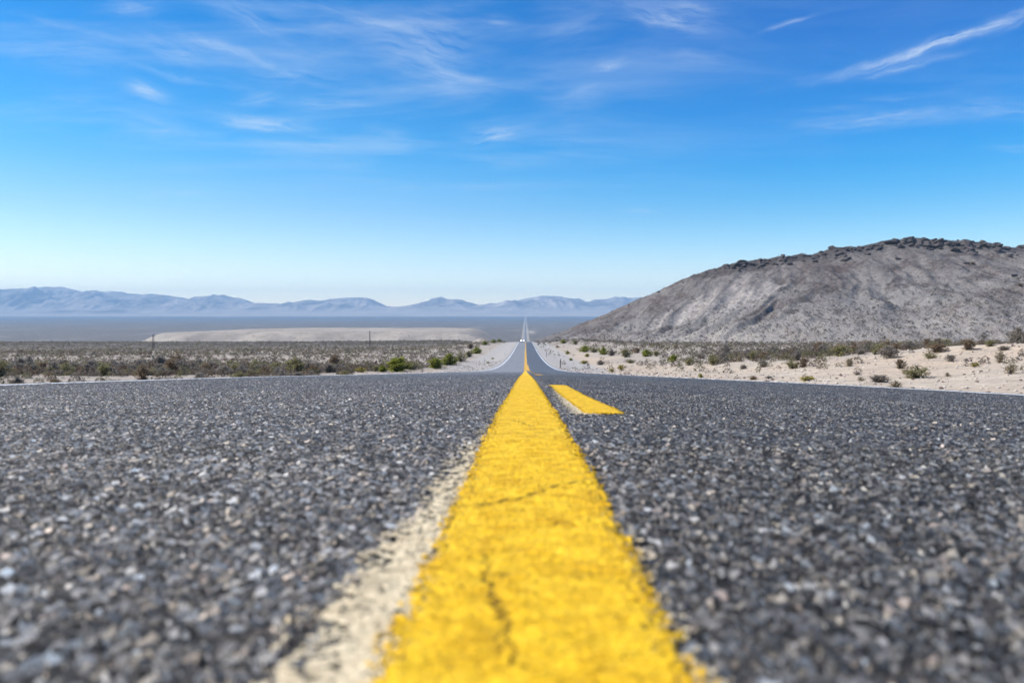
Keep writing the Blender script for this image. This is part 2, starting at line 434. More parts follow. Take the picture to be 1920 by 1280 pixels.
def paint_material(name, x0, x1, y0, y1, col, cracks=(), rag=0.0105, worn=0.0, old=None, white=False):
    """thick road paint over the chips: ragged edge, pits, hairline cracks. old: dict for the worn earlier coat"""
    m, T = newmat(name)
    sp, p2, h, (r1, r2, r3), ed = aggregate(T)
    x, y = sp.outputs[0], sp.outputs[1]
    n1 = T.noise(p2, 95.0, 3.0, 0.6, 0, '2D')
    n2 = T.noise(p2, 22.0, 3.0, 0.6, 0, '2D')
    n3 = T.noise(p2, 7.0, 3.0, 0.6, 0, '2D')
    cfar = T.mr(y, 5, 25, 1, 0)
    # thickness of edge wobble
    wob = T.m('ADD', T.m('MULTIPLY', T.m('SUBTRACT', n1, .5), rag * 2.2), T.m('MULTIPLY', T.m('SUBTRACT', n2, .5), rag * 1.6))
    wob = T.m('ADD', wob, T.m('MULTIPLY', T.m('SUBTRACT', h, .45), rag * 1.3))
    wob = T.m('ADD', wob, T.m('MULTIPLY', T.m('SUBTRACT', n3, .5), rag * 1.2))
    inx = T.m('MINIMUM', T.m('SUBTRACT', x, x0), T.m('SUBTRACT', x1, x))
    iny = T.m('MINIMUM', T.m('SUBTRACT', y, y0), T.m('SUBTRACT', y1, y))
    ins = T.m('ADD', T.m('MINIMUM', inx, iny), wob)
    pits = T.mr(n1, 0.60, 0.78, 0, 1)
    stain = T.mr(n2, 0.35, 0.75, 0, 1)
    c1, c2, c3 = col
    c = T.mix(stain, c1, c2)
    c = T.mix(1.0, c, T.ramp(T.noise(p2, 48.0, 4.0, .65, 0, '2D'), [(.3, .80), (.6, 1.04)]), 'MULTIPLY')
    lowstone = T.mr(h, 0.0, 0.30, 1, 0)
    c = T.mix(T.m('MULTIPLY', T.m('MULTIPLY', lowstone, T.mr(n2, .40, .62, .1, .85)), cfar), c, c3)
    c = T.mix(T.m('MULTIPLY', pits, 0.35), c, c3)
    fl = T.noise(p2, 420.0, 2.0, 0.7, 0, '2D')
    c = T.mix(1.0, c, T.ramp(fl, [(.25, .86), (.75, 1.10)]), 'MULTIPLY')
    dirt = T.m('MULTIPLY', T.mr(fl, .66, .74), T.mr(n1, .4, .6, .2, .9))
    c = T.mix(T.m('MULTIPLY', dirt, T.m('MULTIPLY', cfar, 0.7)), c, (.10, .075, .03))
    hgt = T.m('ADD', T.m('MULTIPLY', T.m('SUBTRACT', h, 1.0), 0.0017), T.m('MULTIPLY', T.m('SUBTRACT', n2, .5), .0022))
    hgt = T.m('ADD', hgt, T.m('MULTIPLY', T.m('SUBTRACT', n1, .5), .0008))
    if cracks:
        cn = T.n('ShaderNodeTexNoise', dict(noise_dimensions='2D'), Vector=p2, Scale=60.0, Detail=3.0, Roughness=.6)
        pv = T.vm('ADD', p2, T.vm('MULTIPLY', T.vm('SUBTRACT', cn.outputs['Color'], (.5, .5, .5)), (.018, .018, 0)))
        dmin = None
        for (a, b_, wd) in cracks:
            d = T.m('DIVIDE', seg_dist(T, pv, a, b_), wd)
            dmin = d if dmin is None else T.m('MINIMUM', dmin, d)
        ck = T.m('MULTIPLY', T.mr(dmin, 0.45, 1.5, 1, 0, True), T.mr(T.noise(p2, 130.0, 2.0, .5, 0, '2D'), .36, .52, 0.15, 1))
        c = T.mix(T.m('MULTIPLY', ck, 0.9), c, (.035, .018, .004))
        hgt = T.m('SUBTRACT', hgt, T.m('MULTIPLY', ck, .0010))
    # edge of the coat thins down to the stones
    hgt = T.m('SUBTRACT', hgt, T.mr(ins, 0.0, 0.006, 0.0030, 0.0))
    bs = T.n('ShaderNodeBsdfPrincipled', Base_Color=c, Roughness=0.6)
    bs.inputs['Specular IOR Level'].default_value = 0.14
    tr = T.n('ShaderNodeBsdfTransparent')
    alpha = T.m('GREATER_THAN', ins, 0.0)
    if old:
        keep = T.m('ADD', T.m('MULTIPLY', h, .45), T.m('MULTIPLY', n2, .60))
        keep = T.m('ADD', keep, T.m('MULTIPLY', T.m('SUBTRACT', n1, .5), .9))
        thr = T.mr(x, old['x_out'], old['x_in'], old['thr_out'], old['thr_in'])
        thr = T.m('ADD', thr, T.mr(y, old['y_fade'][0], old['y_fade'][1], 0, 0.6))
        alpha = T.m('MULTIPLY', alpha, T.m('GREATER_THAN', keep, thr))
    # chips knocked off along the edges of the coat
    chip = T.m('GREATER_THAN', T.m('ADD', T.noise(p2, 230.0, 3.0, .6, 0, '2D'), T.mr(ins, 0.0, .022, .17, 0.0)), .67)
    alpha = T.m('MULTIPLY', alpha, T.m('SUBTRACT', 1.0, chip))
    if worn:
        alpha = T.m('MULTIPLY', alpha, T.m('LESS_THAN', T.m('SUBTRACT', T.m('MULTIPLY', n1, 1.0), T.m('MULTIPLY', h, .30)), 1 - worn))
    ms = T.n('ShaderNodeMixShader', _0=alpha, _1=tr, _2=bs)
    T.n('ShaderNodeOutputMaterial', Surface=ms)
    disp = T.n('ShaderNodeDisplacement', Height=hgt, Midlevel=0.0, Scale=1.0)
    T.nt.links.new(disp.outputs[0], out_node(T).inputs['Displacement'])
    m.displacement_method = 'BOTH'
    return m

# ------------------------------------------------------------------ road
def band(x0, x1, nx, ys, lift=0.0):
    xs = np.linspace(x0, x1, nx)
    X, Y = np.meshgrid(xs, ys)
    Z = road_z(X, Y) + lift
    return np.stack([X.ravel(), Y.ravel(), Z.ravel()], 1), len(ys), nx
def join_bands(bands):
    co = []; fa = []; off = 0
    for (c, nr, nc) in bands:
        co.append(c); fa.append(grid_faces(nr, nc, off)); off += len(c)
    return np.concatenate(co), np.concatenate(fa)
far_rows = np.concatenate([np.arange(14, 60, 0.5), np.geomspace(60, 12600, 620)])
B = []
B.append(band(-PAVE, PAVE, 80, np.arange(-14, 0.101, 0.1)))
xa = 1.56
B.append(band(-PAVE, -xa, 160, np.arange(0.1, 1.3001, 0.015)))
B.append(band(xa, PAVE, 160, np.arange(0.1, 1.3001, 0.015)))
B.append(band(-xa, xa, 1120, np.arange(0.1, 1.3001, 0.0025)))
B.append(band(-PAVE, PAVE, 1320, np.arange(1.3, 4.001, 0.0050)))
B.append(band(-PAVE, PAVE, 890, np.arange(4.0, 7.6001, 0.009)))
B.append(band(-PAVE, PAVE, 500, np.arange(7.6, 14.001, 0.016)))
B.append(band(-PAVE, PAVE, 41, far_rows))
co, fa = join_bands(B)
ROAD = road_material()
link('road', raw_mesh('road', co, fa, mats=[ROAD])).update_tag()
tag(bpy.data.objects['road'], kind='structure')

YEL = ((.88, .55, .022), (.76, .42, .006), (.36, .19, .006))
LX0, LX1 = -.0755, .0865
def strip(name, x0, x1, y0, y1, mat, lift, mg=0.012, fine=True, rows=None):
    bands = []
    a = y0
    if fine:
        for (b, dx_, dy_) in ((1.35, .0022, .0022), (4.0, .004, .0045), (12.0, .008, .014)):
            if a < min(b, y1):
                e = min(b, y1)
                bands.append(band(x0 - mg, x1 + mg, max(3, int((x1 - x0 + 2 * mg) / dx_)), np.linspace(a, e, max(2, int((e - a) / dy_))), lift))
                a = e
    if a < y1:
        mid = np.arange(a, min(y1, 60), 0.5)
        ys = np.concatenate([[a], mid[1:], np.geomspace(60, y1, max(3, int(90 * math.log(max(y1, 60.1) / 60) + 3)))]) if y1 > 60 else np.linspace(a, y1, max(3, int((y1 - a) / .4)))
        ys = np.unique(ys)
        Xn = 5
        c, nr, nc = band(x0 - mg * 0.3, x1 + mg * 0.3, Xn, ys, lift)
        bands.append((c, nr, nc))
    co, fa = join_bands(bands)
    return tag(link(name, raw_mesh(name, co, fa, mats=[mat])), kind='structure')

crk = [((-.048, .745), (-.020, .768), .0036), ((-.020, .768), (.006, .800), .0046), ((.006, .800), (.036, .865), .0036), ((.036, .865), (.066, .895), .0020), ((-.066, .74), (-.048, .745), .0016), ((-.013, .425), (-.002, .36), .0013), ((-.026, .50), (-.030, .56), .0014), ((.01, .71), (.03, .66), .0010),
       ((-.026, .50), (-.022, .47), .0022), ((-.022, .47), (-.013, .425), .0022), ((-.013, .425), (-.014, .38), .0014),
       ((.016, 1.6), (-.03, 1.75), .0022), ((-.026, .50), (-.012, .512), .0016)]
mY = paint_material('yellow_line_paint', LX0, LX1, 0.1, 124.0, YEL, crk)
strip('centre_line', LX0, LX1, 0.12, 124.0, mY, 0.0022)
CREAM = ((.80, .665, .43), (.70, .56, .35), (.33, .27, .17))
mO = paint_material('old_cream_paint', -.136, .0, 0.1, 6.0, CREAM, (), rag=0.009,
                    old=dict(x_out=-.142, x_in=-.090, thr_out=.84, thr_in=.27, y_fade=(0.5, 2.1)))
strip('old_line', -.136, .0, 0.12, 6.0, mO, 0.0004)
mO2 = paint_material('old_cream_fringe', .02, .104, 0.1, 6.0, CREAM, (), rag=0.009,
                     old=dict(x_out=.112, x_in=.078, thr_out=.98, thr_in=.42, y_fade=(0.5, 2.8)))
strip('old_line', .02, .104, 0.12, 6.0, mO2, 0.0004)
DX0, DX1 = .158, .274
mD = paint_material('yellow_dash_paint', DX0, DX1, 2.02, 4.95, YEL, [((.20, 2.48), (.235, 2.53), .0028)], rag=0.011)
strip('centre_dash', DX0, DX1, 2.0, 4.97, mD, 0.0020)
mOD = paint_material('old_cream_dash_paint', .112, .20, 2.0, 4.6, CREAM, (), rag=0.010,
                     old=dict(x_out=.112, x_in=.155, thr_out=.80, thr_in=.32, y_fade=(2.6, 5.5)))
strip('old_dash', .112, .20, 1.98, 4.6, mOD, 0.0004)
def plain_paint(name, col):
    m, T = newmat(name)
    g = T.n('ShaderNodeNewGeometry').outputs['Position']
    nz = T.noise(g, 30.0, 4.0, 0.6)
    c = T.mix(T.mr(nz, .35, .7), col, tuple(v * .78 for v in col))
    principled(T, Base_Color=c, Roughness=0.6)
    return m
mPY = plain_paint('far_yellow_paint', (.68, .37, .02))
y = 13.0
while y < 118:
    strip('centre_dash', .175 + y * .0012, .305 + y * .0012, y, y + 2.9, mPY, 0.004, mg=0, fine=False)
    y += 11.0
y = 126.0
while y < 238:
    strip('centre_dash', -.16, -.01, y, y + 3.4, mPY, 0.006, mg=0, fine=False)
    y += 10.5
strip('centre_line', .0, .28, 240.0, 431.0, mPY, 0.010, mg=0, fine=False)
WHT = ((.80, .80, .80), (.72, .72, .72), (.45, .45, .44))
mWL = paint_material('white_edge_paint_a', -3.70, -3.57, 0.1, 430, WHT, (), rag=0.010, worn=.16)
mWR = paint_material('white_edge_paint_b', 3.57, 3.70, 0.1, 430, WHT, (), rag=0.010, worn=.16)
mPW = plain_paint('far_white_paint', (.80, .80, .80))
for sgn, mw in ((-1, mWL), (1, mWR)):
    a_, b_ = sorted((sgn * 3.57, sgn * 3.70))
    strip('edge_line', a_, b_, 2.5, 30.0, mw, 0.003)
    a_, b_ = sorted((sgn * 3.54, sgn * 3.72))
    strip('edge_line', a_, b_, 30.0, 431.0, mPW, 0.006, mg=0, fine=False)

# ------------------------------------------------------------------ ground sheet
def ground_material():
    m, T = newmat('desert_ground')
    g = T.n('ShaderNodeNewGeometry').outputs['Position']
    def at(n_):
        return T.n('ShaderNodeAttribute', dict(attribute_name=n_)).outputs['Fac']
    sand, scr, far, mesa = at('sand'), at('scrub'), at('far'), at('bank')
    sp = T.n('ShaderNodeSeparateXYZ', _0=g)
    n1 = T.noise(g, 0.5, 5.0, 0.6); n2 = T.noise(g, 6.0, 4.0, 0.65); n3 = T.noise(g, 0.06, 4.0, 0.6)
    base = T.mix(T.mr(n1, .35, .65), (.40, .345, .285), (.31, .265, .22))
    pale = T.mix(T.mr(n1, .3, .7), (.50, .425, .335), (.43, .355, .27))
    pink = T.mix(T.mr(n2, .3, .7), (.50, .395, .295), (.42, .325, .24))
    pale = T.mix(T.m('MULTIPLY', T.mr(n3, .42, .58), .75), pale, pink)
    c = T.mix(sand, base, pale)
    pale = T.mix(T.m('MULTIPLY', T.mr(T.noise(g, .42, 5.0, .7), .48, .62), .6), pale, (.33, .275, .215))
    c = T.mix(sand, base, pale)
    grav = T.mix(T.mr(n2, .3, .7), (.42, .39, .355), (.33, .31, .285))
    c = T.mix(at('verge'), c, grav)
    # pebbles and grit
    v = T.n('ShaderNodeTexVoronoi', dict(voronoi_dimensions='2D'), Vector=T.vm('ADD', g, T.vm('MULTIPLY', T.n('ShaderNodeTexNoise', Vector=g, Scale=20.0).outputs['Color'], (.05, .05, 0))), Scale=6.5)
    peb = T.mr(v.outputs['Distance'], .18, .30, 1, 0)
    pc = T.n('ShaderNodeSeparateColor', _0=v.outputs['Color'])
    pk = T.m('MULTIPLY', peb, T.m('GREATER_THAN', pc.outputs[0], .72))
    pk = T.m('MULTIPLY', pk, T.mr(n1, .4, .6, .2, 1))
    c = T.mix(T.m('MULTIPLY', pk, .7), c, T.mix(pc.outputs[1], (.16, .11, .085), (.62, .56, .50)))
    c = T.mix(1.0, c, T.ramp(n2, [(.3, .74), (.7, 1.14)]), 'MULTIPLY')
    c = T.mix(1.0, c, T.ramp(T.noise(g, 1.7, 4.0, .7), [(.3, .80), (.7, 1.12)]), 'MULTIPLY')
    # distant plain: scrub merges into a grey-brown cover with paler washes
    st = T.n('ShaderNodeMapping', Vector=g, Scale=(.10, .035, .1)).outputs[0]
    f1 = T.noise(g, .11, 4.0, .7); f2 = T.noise(st, .06, 5.0, .6); f3 = T.noise(g, .016, 3, .6)
    cover = T.mix(T.mr(f1, .42, .60), (.20, .175, .15), (.060, .055, .044))
    cover = T.mix(T.m('MULTIPLY', T.mr(f2, .56, .70), .5), cover, (.33, .29, .25))
    cover = T.mix(T.mr(f3, .4, .65, 0, .35), cover, (.075, .064, .054))
    c = T.mix(far, c, cover)
    vf = T.mr(sp.outputs[1], 3500, 9000, 0, 1)
    c = T.mix(vf, c, T.mix(T.mr(f2, .4, .7), (.100, .092, .088), (.084, .080, .079)))
    bank = T.mix(T.mr(T.noise(g, .02, 5, .65), .35, .65), (.25, .22, .185), (.38, .33, .275))
    bank = T.mix(T.m('MULTIPLY', T.mr(T.noise(g, .16, 4, .7), .54, .62), .6), bank, (.14, .12, .09))
    c = T.mix(mesa, c, bank)
    b = principled(T, Base_Color=c, Roughness=0.95)
    b.inputs['Specular IOR Level'].default_value = 0.1
    bump = T.n('ShaderNodeBump', Strength=0.7, Distance=0.08, Height=T.m('ADD', T.m('MULTIPLY', n2, .6), T.m('MULTIPLY', pk, .5)))
    T.set(b.inputs['Normal'], bump.outputs[0])
    return m
t = np.linspace(-1, 1, 801)
U = np.sign(t) * np.abs(t) ** 1.75 * 1.75
rows = np.concatenate([np.arange(-60, 3, 3.0), np.arange(3, 24, 0.4), np.geomspace(24, 13200, 780)])
XX = U[None, :] * (np.abs(rows)[:, None] + 26)
YY = np.repeat(rows[:, None], len(U), 1)
ZZ = ground_z(XX, YY)
ax = np.abs(XX)
vergeL = 4.2 + 6.2 * ss(20, 120, YY) + .8 * fbm(XX * 0 + YY / 9, YY * 0, 4)
verge = (1 - ss(0, 2.0, ax - vergeL)) * (1 - .0 * YY)
verge = np.where(YY > 440, (1 - ss(11, 14, ax)) * .9, verge)
sandR = ss(4, 6, XX) * (1 - ss(0, 6, XX - (15 + 9 * ss(60, 20, YY) * 0 + 12 * (1 - ss(20, 70, YY)) + 5 * fbm(XX / 9, YY / 14, 8)))) * (1 - ss(150, 330, YY))
trackR = np.exp(-((XX - (31 + .22 * (YY - 60))) / 4.0) ** 2) * ss(35, 55, YY) * (1 - ss(85, 120, YY)) * ss(12, 18, XX)
sandL = ss(4, 6, -XX) * (1 - ss(0, 3, -XX - (9.5 + 2 * fbm(XX / 7, YY / 7, 18)))) * .8
sand = np.clip(sandR + sandL + trackR, 0, 1)
heap = 1 - ss(0.9, 1.7, np.sqrt(((XX + 26.5) / 5.2) ** 2 + ((YY - 452) / 6.0) ** 2))
bank = ss(-540, -515, XX) * (1 - ss(-50, -22, XX)) * ss(895, 930, YY) * (1 - ss(1300, 1480, YY))
pads = np.maximum(np.exp(-((XX + 37) / 9) ** 2 - ((YY - 560) / 60) ** 2), np.exp(-((XX - 24) / 14) ** 2 - ((YY - 3000) / 190) ** 2))
tracks = np.maximum(np.exp(-((YY - (1700 + .15 * XX)) / 25) ** 2) * ss(-1400, -900, XX) * (1 - ss(-500, -60, XX)), 0) * .6
bankc = np.clip(bank + heap + pads * 1.2 + tracks + .85 * np.where(YY > 436, 1 - ss(11, 13.5, ax), 0), 0, 1)
farm = ss(300, 520, YY) * (1 - np.where(YY > 440, 0, verge))
gm = ground_material()
co = np.stack([XX.ravel(), YY.ravel(), ZZ.ravel()], 1)
ground = tag(link('ground', raw_mesh('ground', co, grid_faces(len(rows), len(U)), mats=[gm],
             attrs=dict(sand=sand, scrub=sand * 0, far=farm, bank=bankc, verge=verge))), kind='structure')

# ------------------------------------------------------------------ dark stony hill on the right
HP = [(960, 640), (1010, 633), (1060, 621), (1110, 600), (1140, 588), (1165, 577), (1200, 562), (1240, 545), (1290, 520), (1330, 508), (1350, 501), (1400, 491),
      (1460, 482), (1530, 477), (1560, 467), (1620, 461), (1648, 455), (1660, 452), (1700, 451), (1760, 455), (1830, 459), (1860, 466), (1920, 467), (2050, 466), (2200, 470), (2500, 520), (2900, 590)]
RD = 520.0
hx = [(p - 985) / FPX * RD for p, q in HP]
hz = [(592 - q) / FPX * RD for p, q in HP]
def hill_z(X, Y):
    zr = np.interp(X, hx, hz)
    gz = ground_z(X, Y, False)
    ridge_y = RD + 10 * fbm(X / 90, X * 0, 31)
    h = np.maximum(zr - (-17.0), 0)
    w = 26 + h * 2.8
    t = np.clip((Y - (ridge_y - w)) / w, 0, 1)
    tb = np.clip((Y - ridge_y) / 160, 0, 1)
    s = t ** 1.16
    front = -17.0 + h * s
    front = np.where(Y > ridge_y, zr - tb * tb * (h + 14), front)
    g0 = ground_z(X, np.minimum(Y, ridge_y - w), False)
    base = g0 * (1 - s) + (-17.0) * s
    base = np.where(Y > ridge_y, -17.0, base)
    z = base + (front + 17.0)
    # gullies running down the slope, bending to the left on the left flank
    lean = 0.75 * (1 - ss(60, 260, X))
    cx = X - lean * (Y - RD) + 6 * fbm(X / 30, Y / 30, 41)
    gul = .6 * ridged(cx / 24, Y / 150, 51, 4, .5) + .4 * ridged(cx / 11, Y / 90, 57, 3, .5)
    amp = (4.2 * np.sin(np.clip(t, 0, 1) ** .8 * PI) + 0.6) * np.clip(h / 40, 0, 1)
    z = z + (gul - .60) * amp * 3.3
    z = z + fbm(X / 7, Y / 7, 61, 4) * 1.1 * np.clip(h / 15, 0, 1)
    # craggy top band
    cr = ss(.86, .97, t) * np.where(Y > ridge_y, 1 - tb * 3, 1).clip(0, 1) * ss(95, 150, X)
    rock = np.round(ridged(X / 13, Y / 11, 71, 4) * 5) / 5
    z = z + cr * (rock - .62) * 4.5 * ss(.45, .62, vnoise(X / 34, Y / 40, 77) + .12)
    return z, t, gul, cr, h
hxs = np.arange(-12, 700, 0.9); hys = np.arange(300, 690, 0.9)
HX, HY = np.meshgrid(hxs, hys)
HZ, ht, hg, hcr, hh = hill_z(HX, HY)
sink = (1 - ss(-6, 30, HX)) * 3 + (1 - ss(0.0, .03, ht)) * .5 + (HY > 670) * 6
HZ = HZ - sink
def hill_material():
    m, T = newmat('hill_scree')
    g = T.n('ShaderNodeNewGeometry').outputs['Position']
    def at(n_):
        return T.n('ShaderNodeAttribute', dict(attribute_name=n_)).outputs['Fac']
    n1 = T.noise(g, .045, 5, .62, .6); n2 = T.noise(g, .35, 5, .7); n3 = T.noise(g, 1.4, 4, .7)
    c = T.mix(T.mr(n2, .35, .65), (.255, .238, .222), (.178, .165, .155))
    c = T.mix(T.m('MULTIPLY', T.mr(n1, .48, .60, 0, 1, True), T.mr(n2, .35, .55, .3, 1)), c, (.105, .088, .082))
    c = T.mix(T.m('MULTIPLY', at('rib'), T.mr(n2, .35, .55, .25, .75)), c, (.115, .098, .090))
    # talus chutes are paler
    c = T.mix(T.m('MULTIPLY', T.mr(at('chute'), .30, .62, 0, 1), T.mr(n2, .40, .62, .1, .9)), c, (.48, .44, .40))
    c = T.mix(T.m('MULTIPLY', at('foot'), .55), c, (.36, .32, .28))
    spots = T.mr(n3, .56, .62)
    c = T.mix(T.m('MULTIPLY', spots, .72), c, (.055, .047, .042))
    lt = T.m('LESS_THAN', n3, .36)
    c = T.mix(T.m('MULTIPLY', lt, .55), c, (.42, .385, .355))
    c = T.mix(1.0, c, T.mix(at('crest'), (1, 1, 1), (.80, .78, .78)), 'MULTIPLY')
    red = T.mr(T.noise(g, .022, 3, .5), .56, .66)
    c = T.mix(T.m('MULTIPLY', red, .25), c, (.13, .09, .076))
    c = T.mix(T.m('MULTIPLY', at('crag'), T.mr(n2, .3, .6, .3, .9)), c, (.050, .044, .045))
    b = principled(T, Base_Color=c, Roughness=.95)
    b.inputs['Specular IOR Level'].default_value = .1
    bump = T.n('ShaderNodeBump', Strength=.9, Distance=.9, Height=T.m('ADD', T.m('MULTIPLY', n3, .5), n2))
    T.set(b.inputs['Normal'], bump.outputs[0])
    return m
hm = hill_material()
chute = np.clip((.66 - hg) * 4.5, 0, 1) * np.sin(np.clip(ht, 0, 1) * PI) * ss(.32, .55, vnoise(HX / 45, HY / 70, 90))
hill = tag(link('hill', raw_mesh('hill', np.stack([HX.ravel(), HY.ravel(), HZ.ravel()], 1), grid_faces(len(hys), len(hxs)), mats=[hm],
           attrs=dict(chute=chute, rib=np.clip((hg - .64) * 5, 0, 1) * ss(.15, .35, ht), foot=1 - ss(.05, .45, ht), crag=np.maximum(hcr, ss(.93, .985, ht) * (HY < 545) * ss(95, 140, HX)), crest=ss(.35, .8, ht)))), kind='structure')
from mathutils.bvhtree import BVHTree
def hillz1(x, y):
    i = (x - hxs[0]) / .9; j = (y - hys[0]) / .9
    if i < 0 or j < 0 or i >= len(hxs) - 1 or j >= len(hys) - 1:
        return -999.0
    a, b = int(i), int(j); u, v = i - a, j - b
    return float((HZ[b, a] * (1 - u) + HZ[b, a + 1] * u) * (1 - v) + (HZ[b + 1, a] * (1 - u) + HZ[b + 1, a + 1] * u) * v)
def surf(x, y):
    return max(float(ground_z(x, y)), hillz1(x, y))

# ------------------------------------------------------------------ mountains across the valley
MP = [(-700, 560), (-400, 545), (-200, 552), (-80, 540), (0, 541.5), (45, 539.5), (66, 537.5), (105, 538), (122, 541), (140, 547), (162, 544.5), (192, 545.5), (220, 546),
      (232, 550), (252, 551), (265, 551), (285, 549), (300, 552), (320, 555.5), (337, 557), (360, 562), (375, 560), (400, 555), (414, 551),
      (425, 555), (450, 559), (462, 562.5), (478, 569), (517, 568), (534, 572.5), (555, 568), (580, 562), (600, 564), (625, 559),
      (652, 557), (687, 558), (700, 561), (712, 567.5), (726, 574.5), (742, 575), (757, 574), (777, 570), (800, 565), (812, 559.5),
      (827, 556), (840, 561), (865, 562.5), (880, 567.5), (900, 572), (920, 568), (935, 569), (957, 566), (985, 559.5), (1012, 554),
      (1032, 554.5), (1060, 557.5), (1080, 561), (1095, 565), (1105, 564.5), (1115, 561), (1132, 562), (1152, 555.5), (1172, 558),
      (1192, 558), (1260, 563), (1340, 556), (1500, 562), (1700, 550), (1900, 560), (2300, 552), (2800, 565)]
MD = 15000.0
mx = [(p - 985) / FPX * MD for p, q in MP]; mz = [(592 - q) / FPX * MD for p, q in MP]
mxs = np.arange(-16000, 14001, 24.0); mys = np.concatenate([np.arange(11800, 13000, 100), np.arange(13000, 15100, 24), np.arange(15100, 17000, 200)])
MX, MY = np.meshgrid(mxs, mys)
zr = 26 * (ridged(MX / 300, MX * 0, 98, 4) - .6) + 9 * fbm(MX / 220, MX * 0, 99, 4) + np.interp(MX + 260 * fbm(MX / 2600, MY / 2600, 101) * np.clip((MD - MY) / 1200, 0, 1), mx, mz)
t = np.clip((MY - 11800) / (MD - 11800), 0, 1)
fan = -16 + 175 * np.clip((MY - 11800) / 2400, 0, 1) ** 1.35
rid = .55 * ridged(MX / 900 + .4 * fbm(MX / 1500, MY / 1500, 111), MY / 1100, 121, 4, .55) + .45 * ridged(MX / 360 + .5 * fbm(MX / 600, MY / 600, 112), MY / 700, 125, 4, .55)
foot = 13150 + 350 * fbm(MX / 2300, MX * 0, 131)
k = np.clip((MY - foot) / (MD - foot), 0, 1)
k2 = np.clip(k + (rid - .58) * 1.5 * np.sin(np.clip(k, 0, 1) * PI), 0, 1.0)
MZ = fan * (1 - k2) + np.maximum(zr, fan) * k2 ** 1.05
MZ = np.where(MY > MD, zr - (MY - MD) * .12, MZ) + 9 * fbm(MX / 120, MY / 120, 141) * k
# a darker low line of buttes in front on the left
bt = np.exp(-((MX + 7600) / 1500) ** 2) * np.exp(-((MY - 12900) / 260) ** 2) * ridged(MX / 420, MY / 400, 151, 4)
MZ = MZ + 85 * bt
def mountain_material():
    m, T = newmat('mountain_rock')
    g = T.n('ShaderNodeNewGeometry').outputs['Position']
    k_ = T.n('ShaderNodeAttribute', dict(attribute_name='rock')).outputs['Fac']
    n1 = T.noise(g, .0016, 6, .65, .5); n2 = T.noise(g, .009, 4, .65)
    c = T.mix(T.mr(n1, .40, .62), (.12, .10, .085), (.44, .37, .31))
    c = T.mix(T.m('MULTIPLY', T.mr(n2, .5, .65), .5), c, (.11, .09, .08))
    fan_ = T.mix(T.mr(n1, .35, .65), (.36, .31, .26), (.27, .235, .20))
    c = T.mix(T.mr(k_, .05, .35), fan_, c)
    b = principled(T, Base_Color=c, Roughness=1.0)
    b.inputs['Specular IOR Level'].default_value = .05
    bump = T.n('ShaderNodeBump', Strength=.6, Distance=40.0, Height=n2)
    T.set(b.inputs['Normal'], bump.outputs[0])
    return m
tag(link('mountains', raw_mesh('mountains', np.stack([MX.ravel(), MY.ravel(), MZ.ravel()], 1), grid_faces(len(mys), len(mxs)),
    mats=[mountain_material()], attrs=dict(rock=k2 + bt))), kind='structure')

# ------------------------------------------------------------------ plants
rng = np.random.default_rng(7)
def leaf_mat(name, ca, cb, cc):
    m, T = newmat(name)
    ti = T.n('ShaderNodeAttribute', dict(attribute_name='tint')).outputs['Fac']
    oi = T.n('ShaderNodeObjectInfo').outputs['Random']
    c = T.mix(ti, ca, cb)
    c = T.mix(T.mr(oi, .3, 1, 0, .45), c, cc)
    b = T.n('ShaderNodeBsdfPrincipled', Base_Color=c, Roughness=.75)
    b.inputs['Specular IOR Level'].default_value = .25
    tl = T.n('ShaderNodeBsdfTranslucent', Color=c)
    T.n('ShaderNodeOutputMaterial', Surface=T.n('ShaderNodeMixShader', _0=.40, _1=b, _2=tl))
    return m
LM = {
    'green': leaf_mat('creosote_leaves', (.16, .18, .020), (.38, .39, .055), (.24, .24, .04)),
    'olive': leaf_mat('olive_leaves', (.18, .165, .07), (.38, .34, .155), (.28, .24, .13)),
    'grey': leaf_mat('grey_twigs', (.18, .155, .125), (.38, .33, .27), (.28, .245, .215)),
    'rust': leaf_mat('rusty_twigs', (.16, .11, .065), (.32, .225, .135), (.23, .17, .12)),
    'yellow': leaf_mat('yellow_weed', (.26, .22, .035), (.44, .37, .08), (.30, .24, .06)),
    'tan': leaf_mat('tan_straw', (.30, .24, .15), (.46, .38, .26), (.33, .27, .19)),
}
FAR = [leaf_mat('far_grey_scrub', (.095, .078, .062), (.24, .20, .16), (.15, .125, .10)), leaf_mat('far_olive_scrub', (.085, .078, .042), (.21, .19, .095), (.13, .115, .065)), leaf_mat('far_brown_scrub', (.085, .058, .038), (.19, .13, .085), (.12, .08, .06))]
HS = [leaf_mat('hill_scrub_dark', (.055, .049, .038), (.125, .11, .08), (.075, .066, .05))]
STEM = leaf_mat('woody_stems', (.10, .075, .055), (.17, .13, .10), (.13, .10, .08))

def tubes(segs, sides=3):
    """segs: list of (p0, p1, r0, r1) -> verts, quads"""
    vs, fs = [], []
    for p0, p1, r0, r1 in segs:
        p0 = np.array(p0); p1 = np.array(p1)
        d = p1 - p0; d = d / (np.linalg.norm(d) + 1e-9)
        a = np.cross(d, [0.3, 0.2, 1.0] if abs(d[2]) < .9 else [1.0, 0, 0]); a /= np.linalg.norm(a) + 1e-9
        b = np.cross(d, a); o = len(vs)
        for k in range(sides):
            th = 2 * PI * k / sides
            vs.append(p0 + (a * math.cos(th) + b * math.sin(th)) * r0)
        for k in range(sides):
            th = 2 * PI * k / sides
            vs.append(p1 + (a * math.cos(th) + b * math.sin(th)) * r1)
        for k in range(sides):
            k2_ = (k + 1) % sides
            fs.append((o + k, o + k2_, o + sides + k2_, o + sides + k))
    return np.array(vs), np.array(fs)

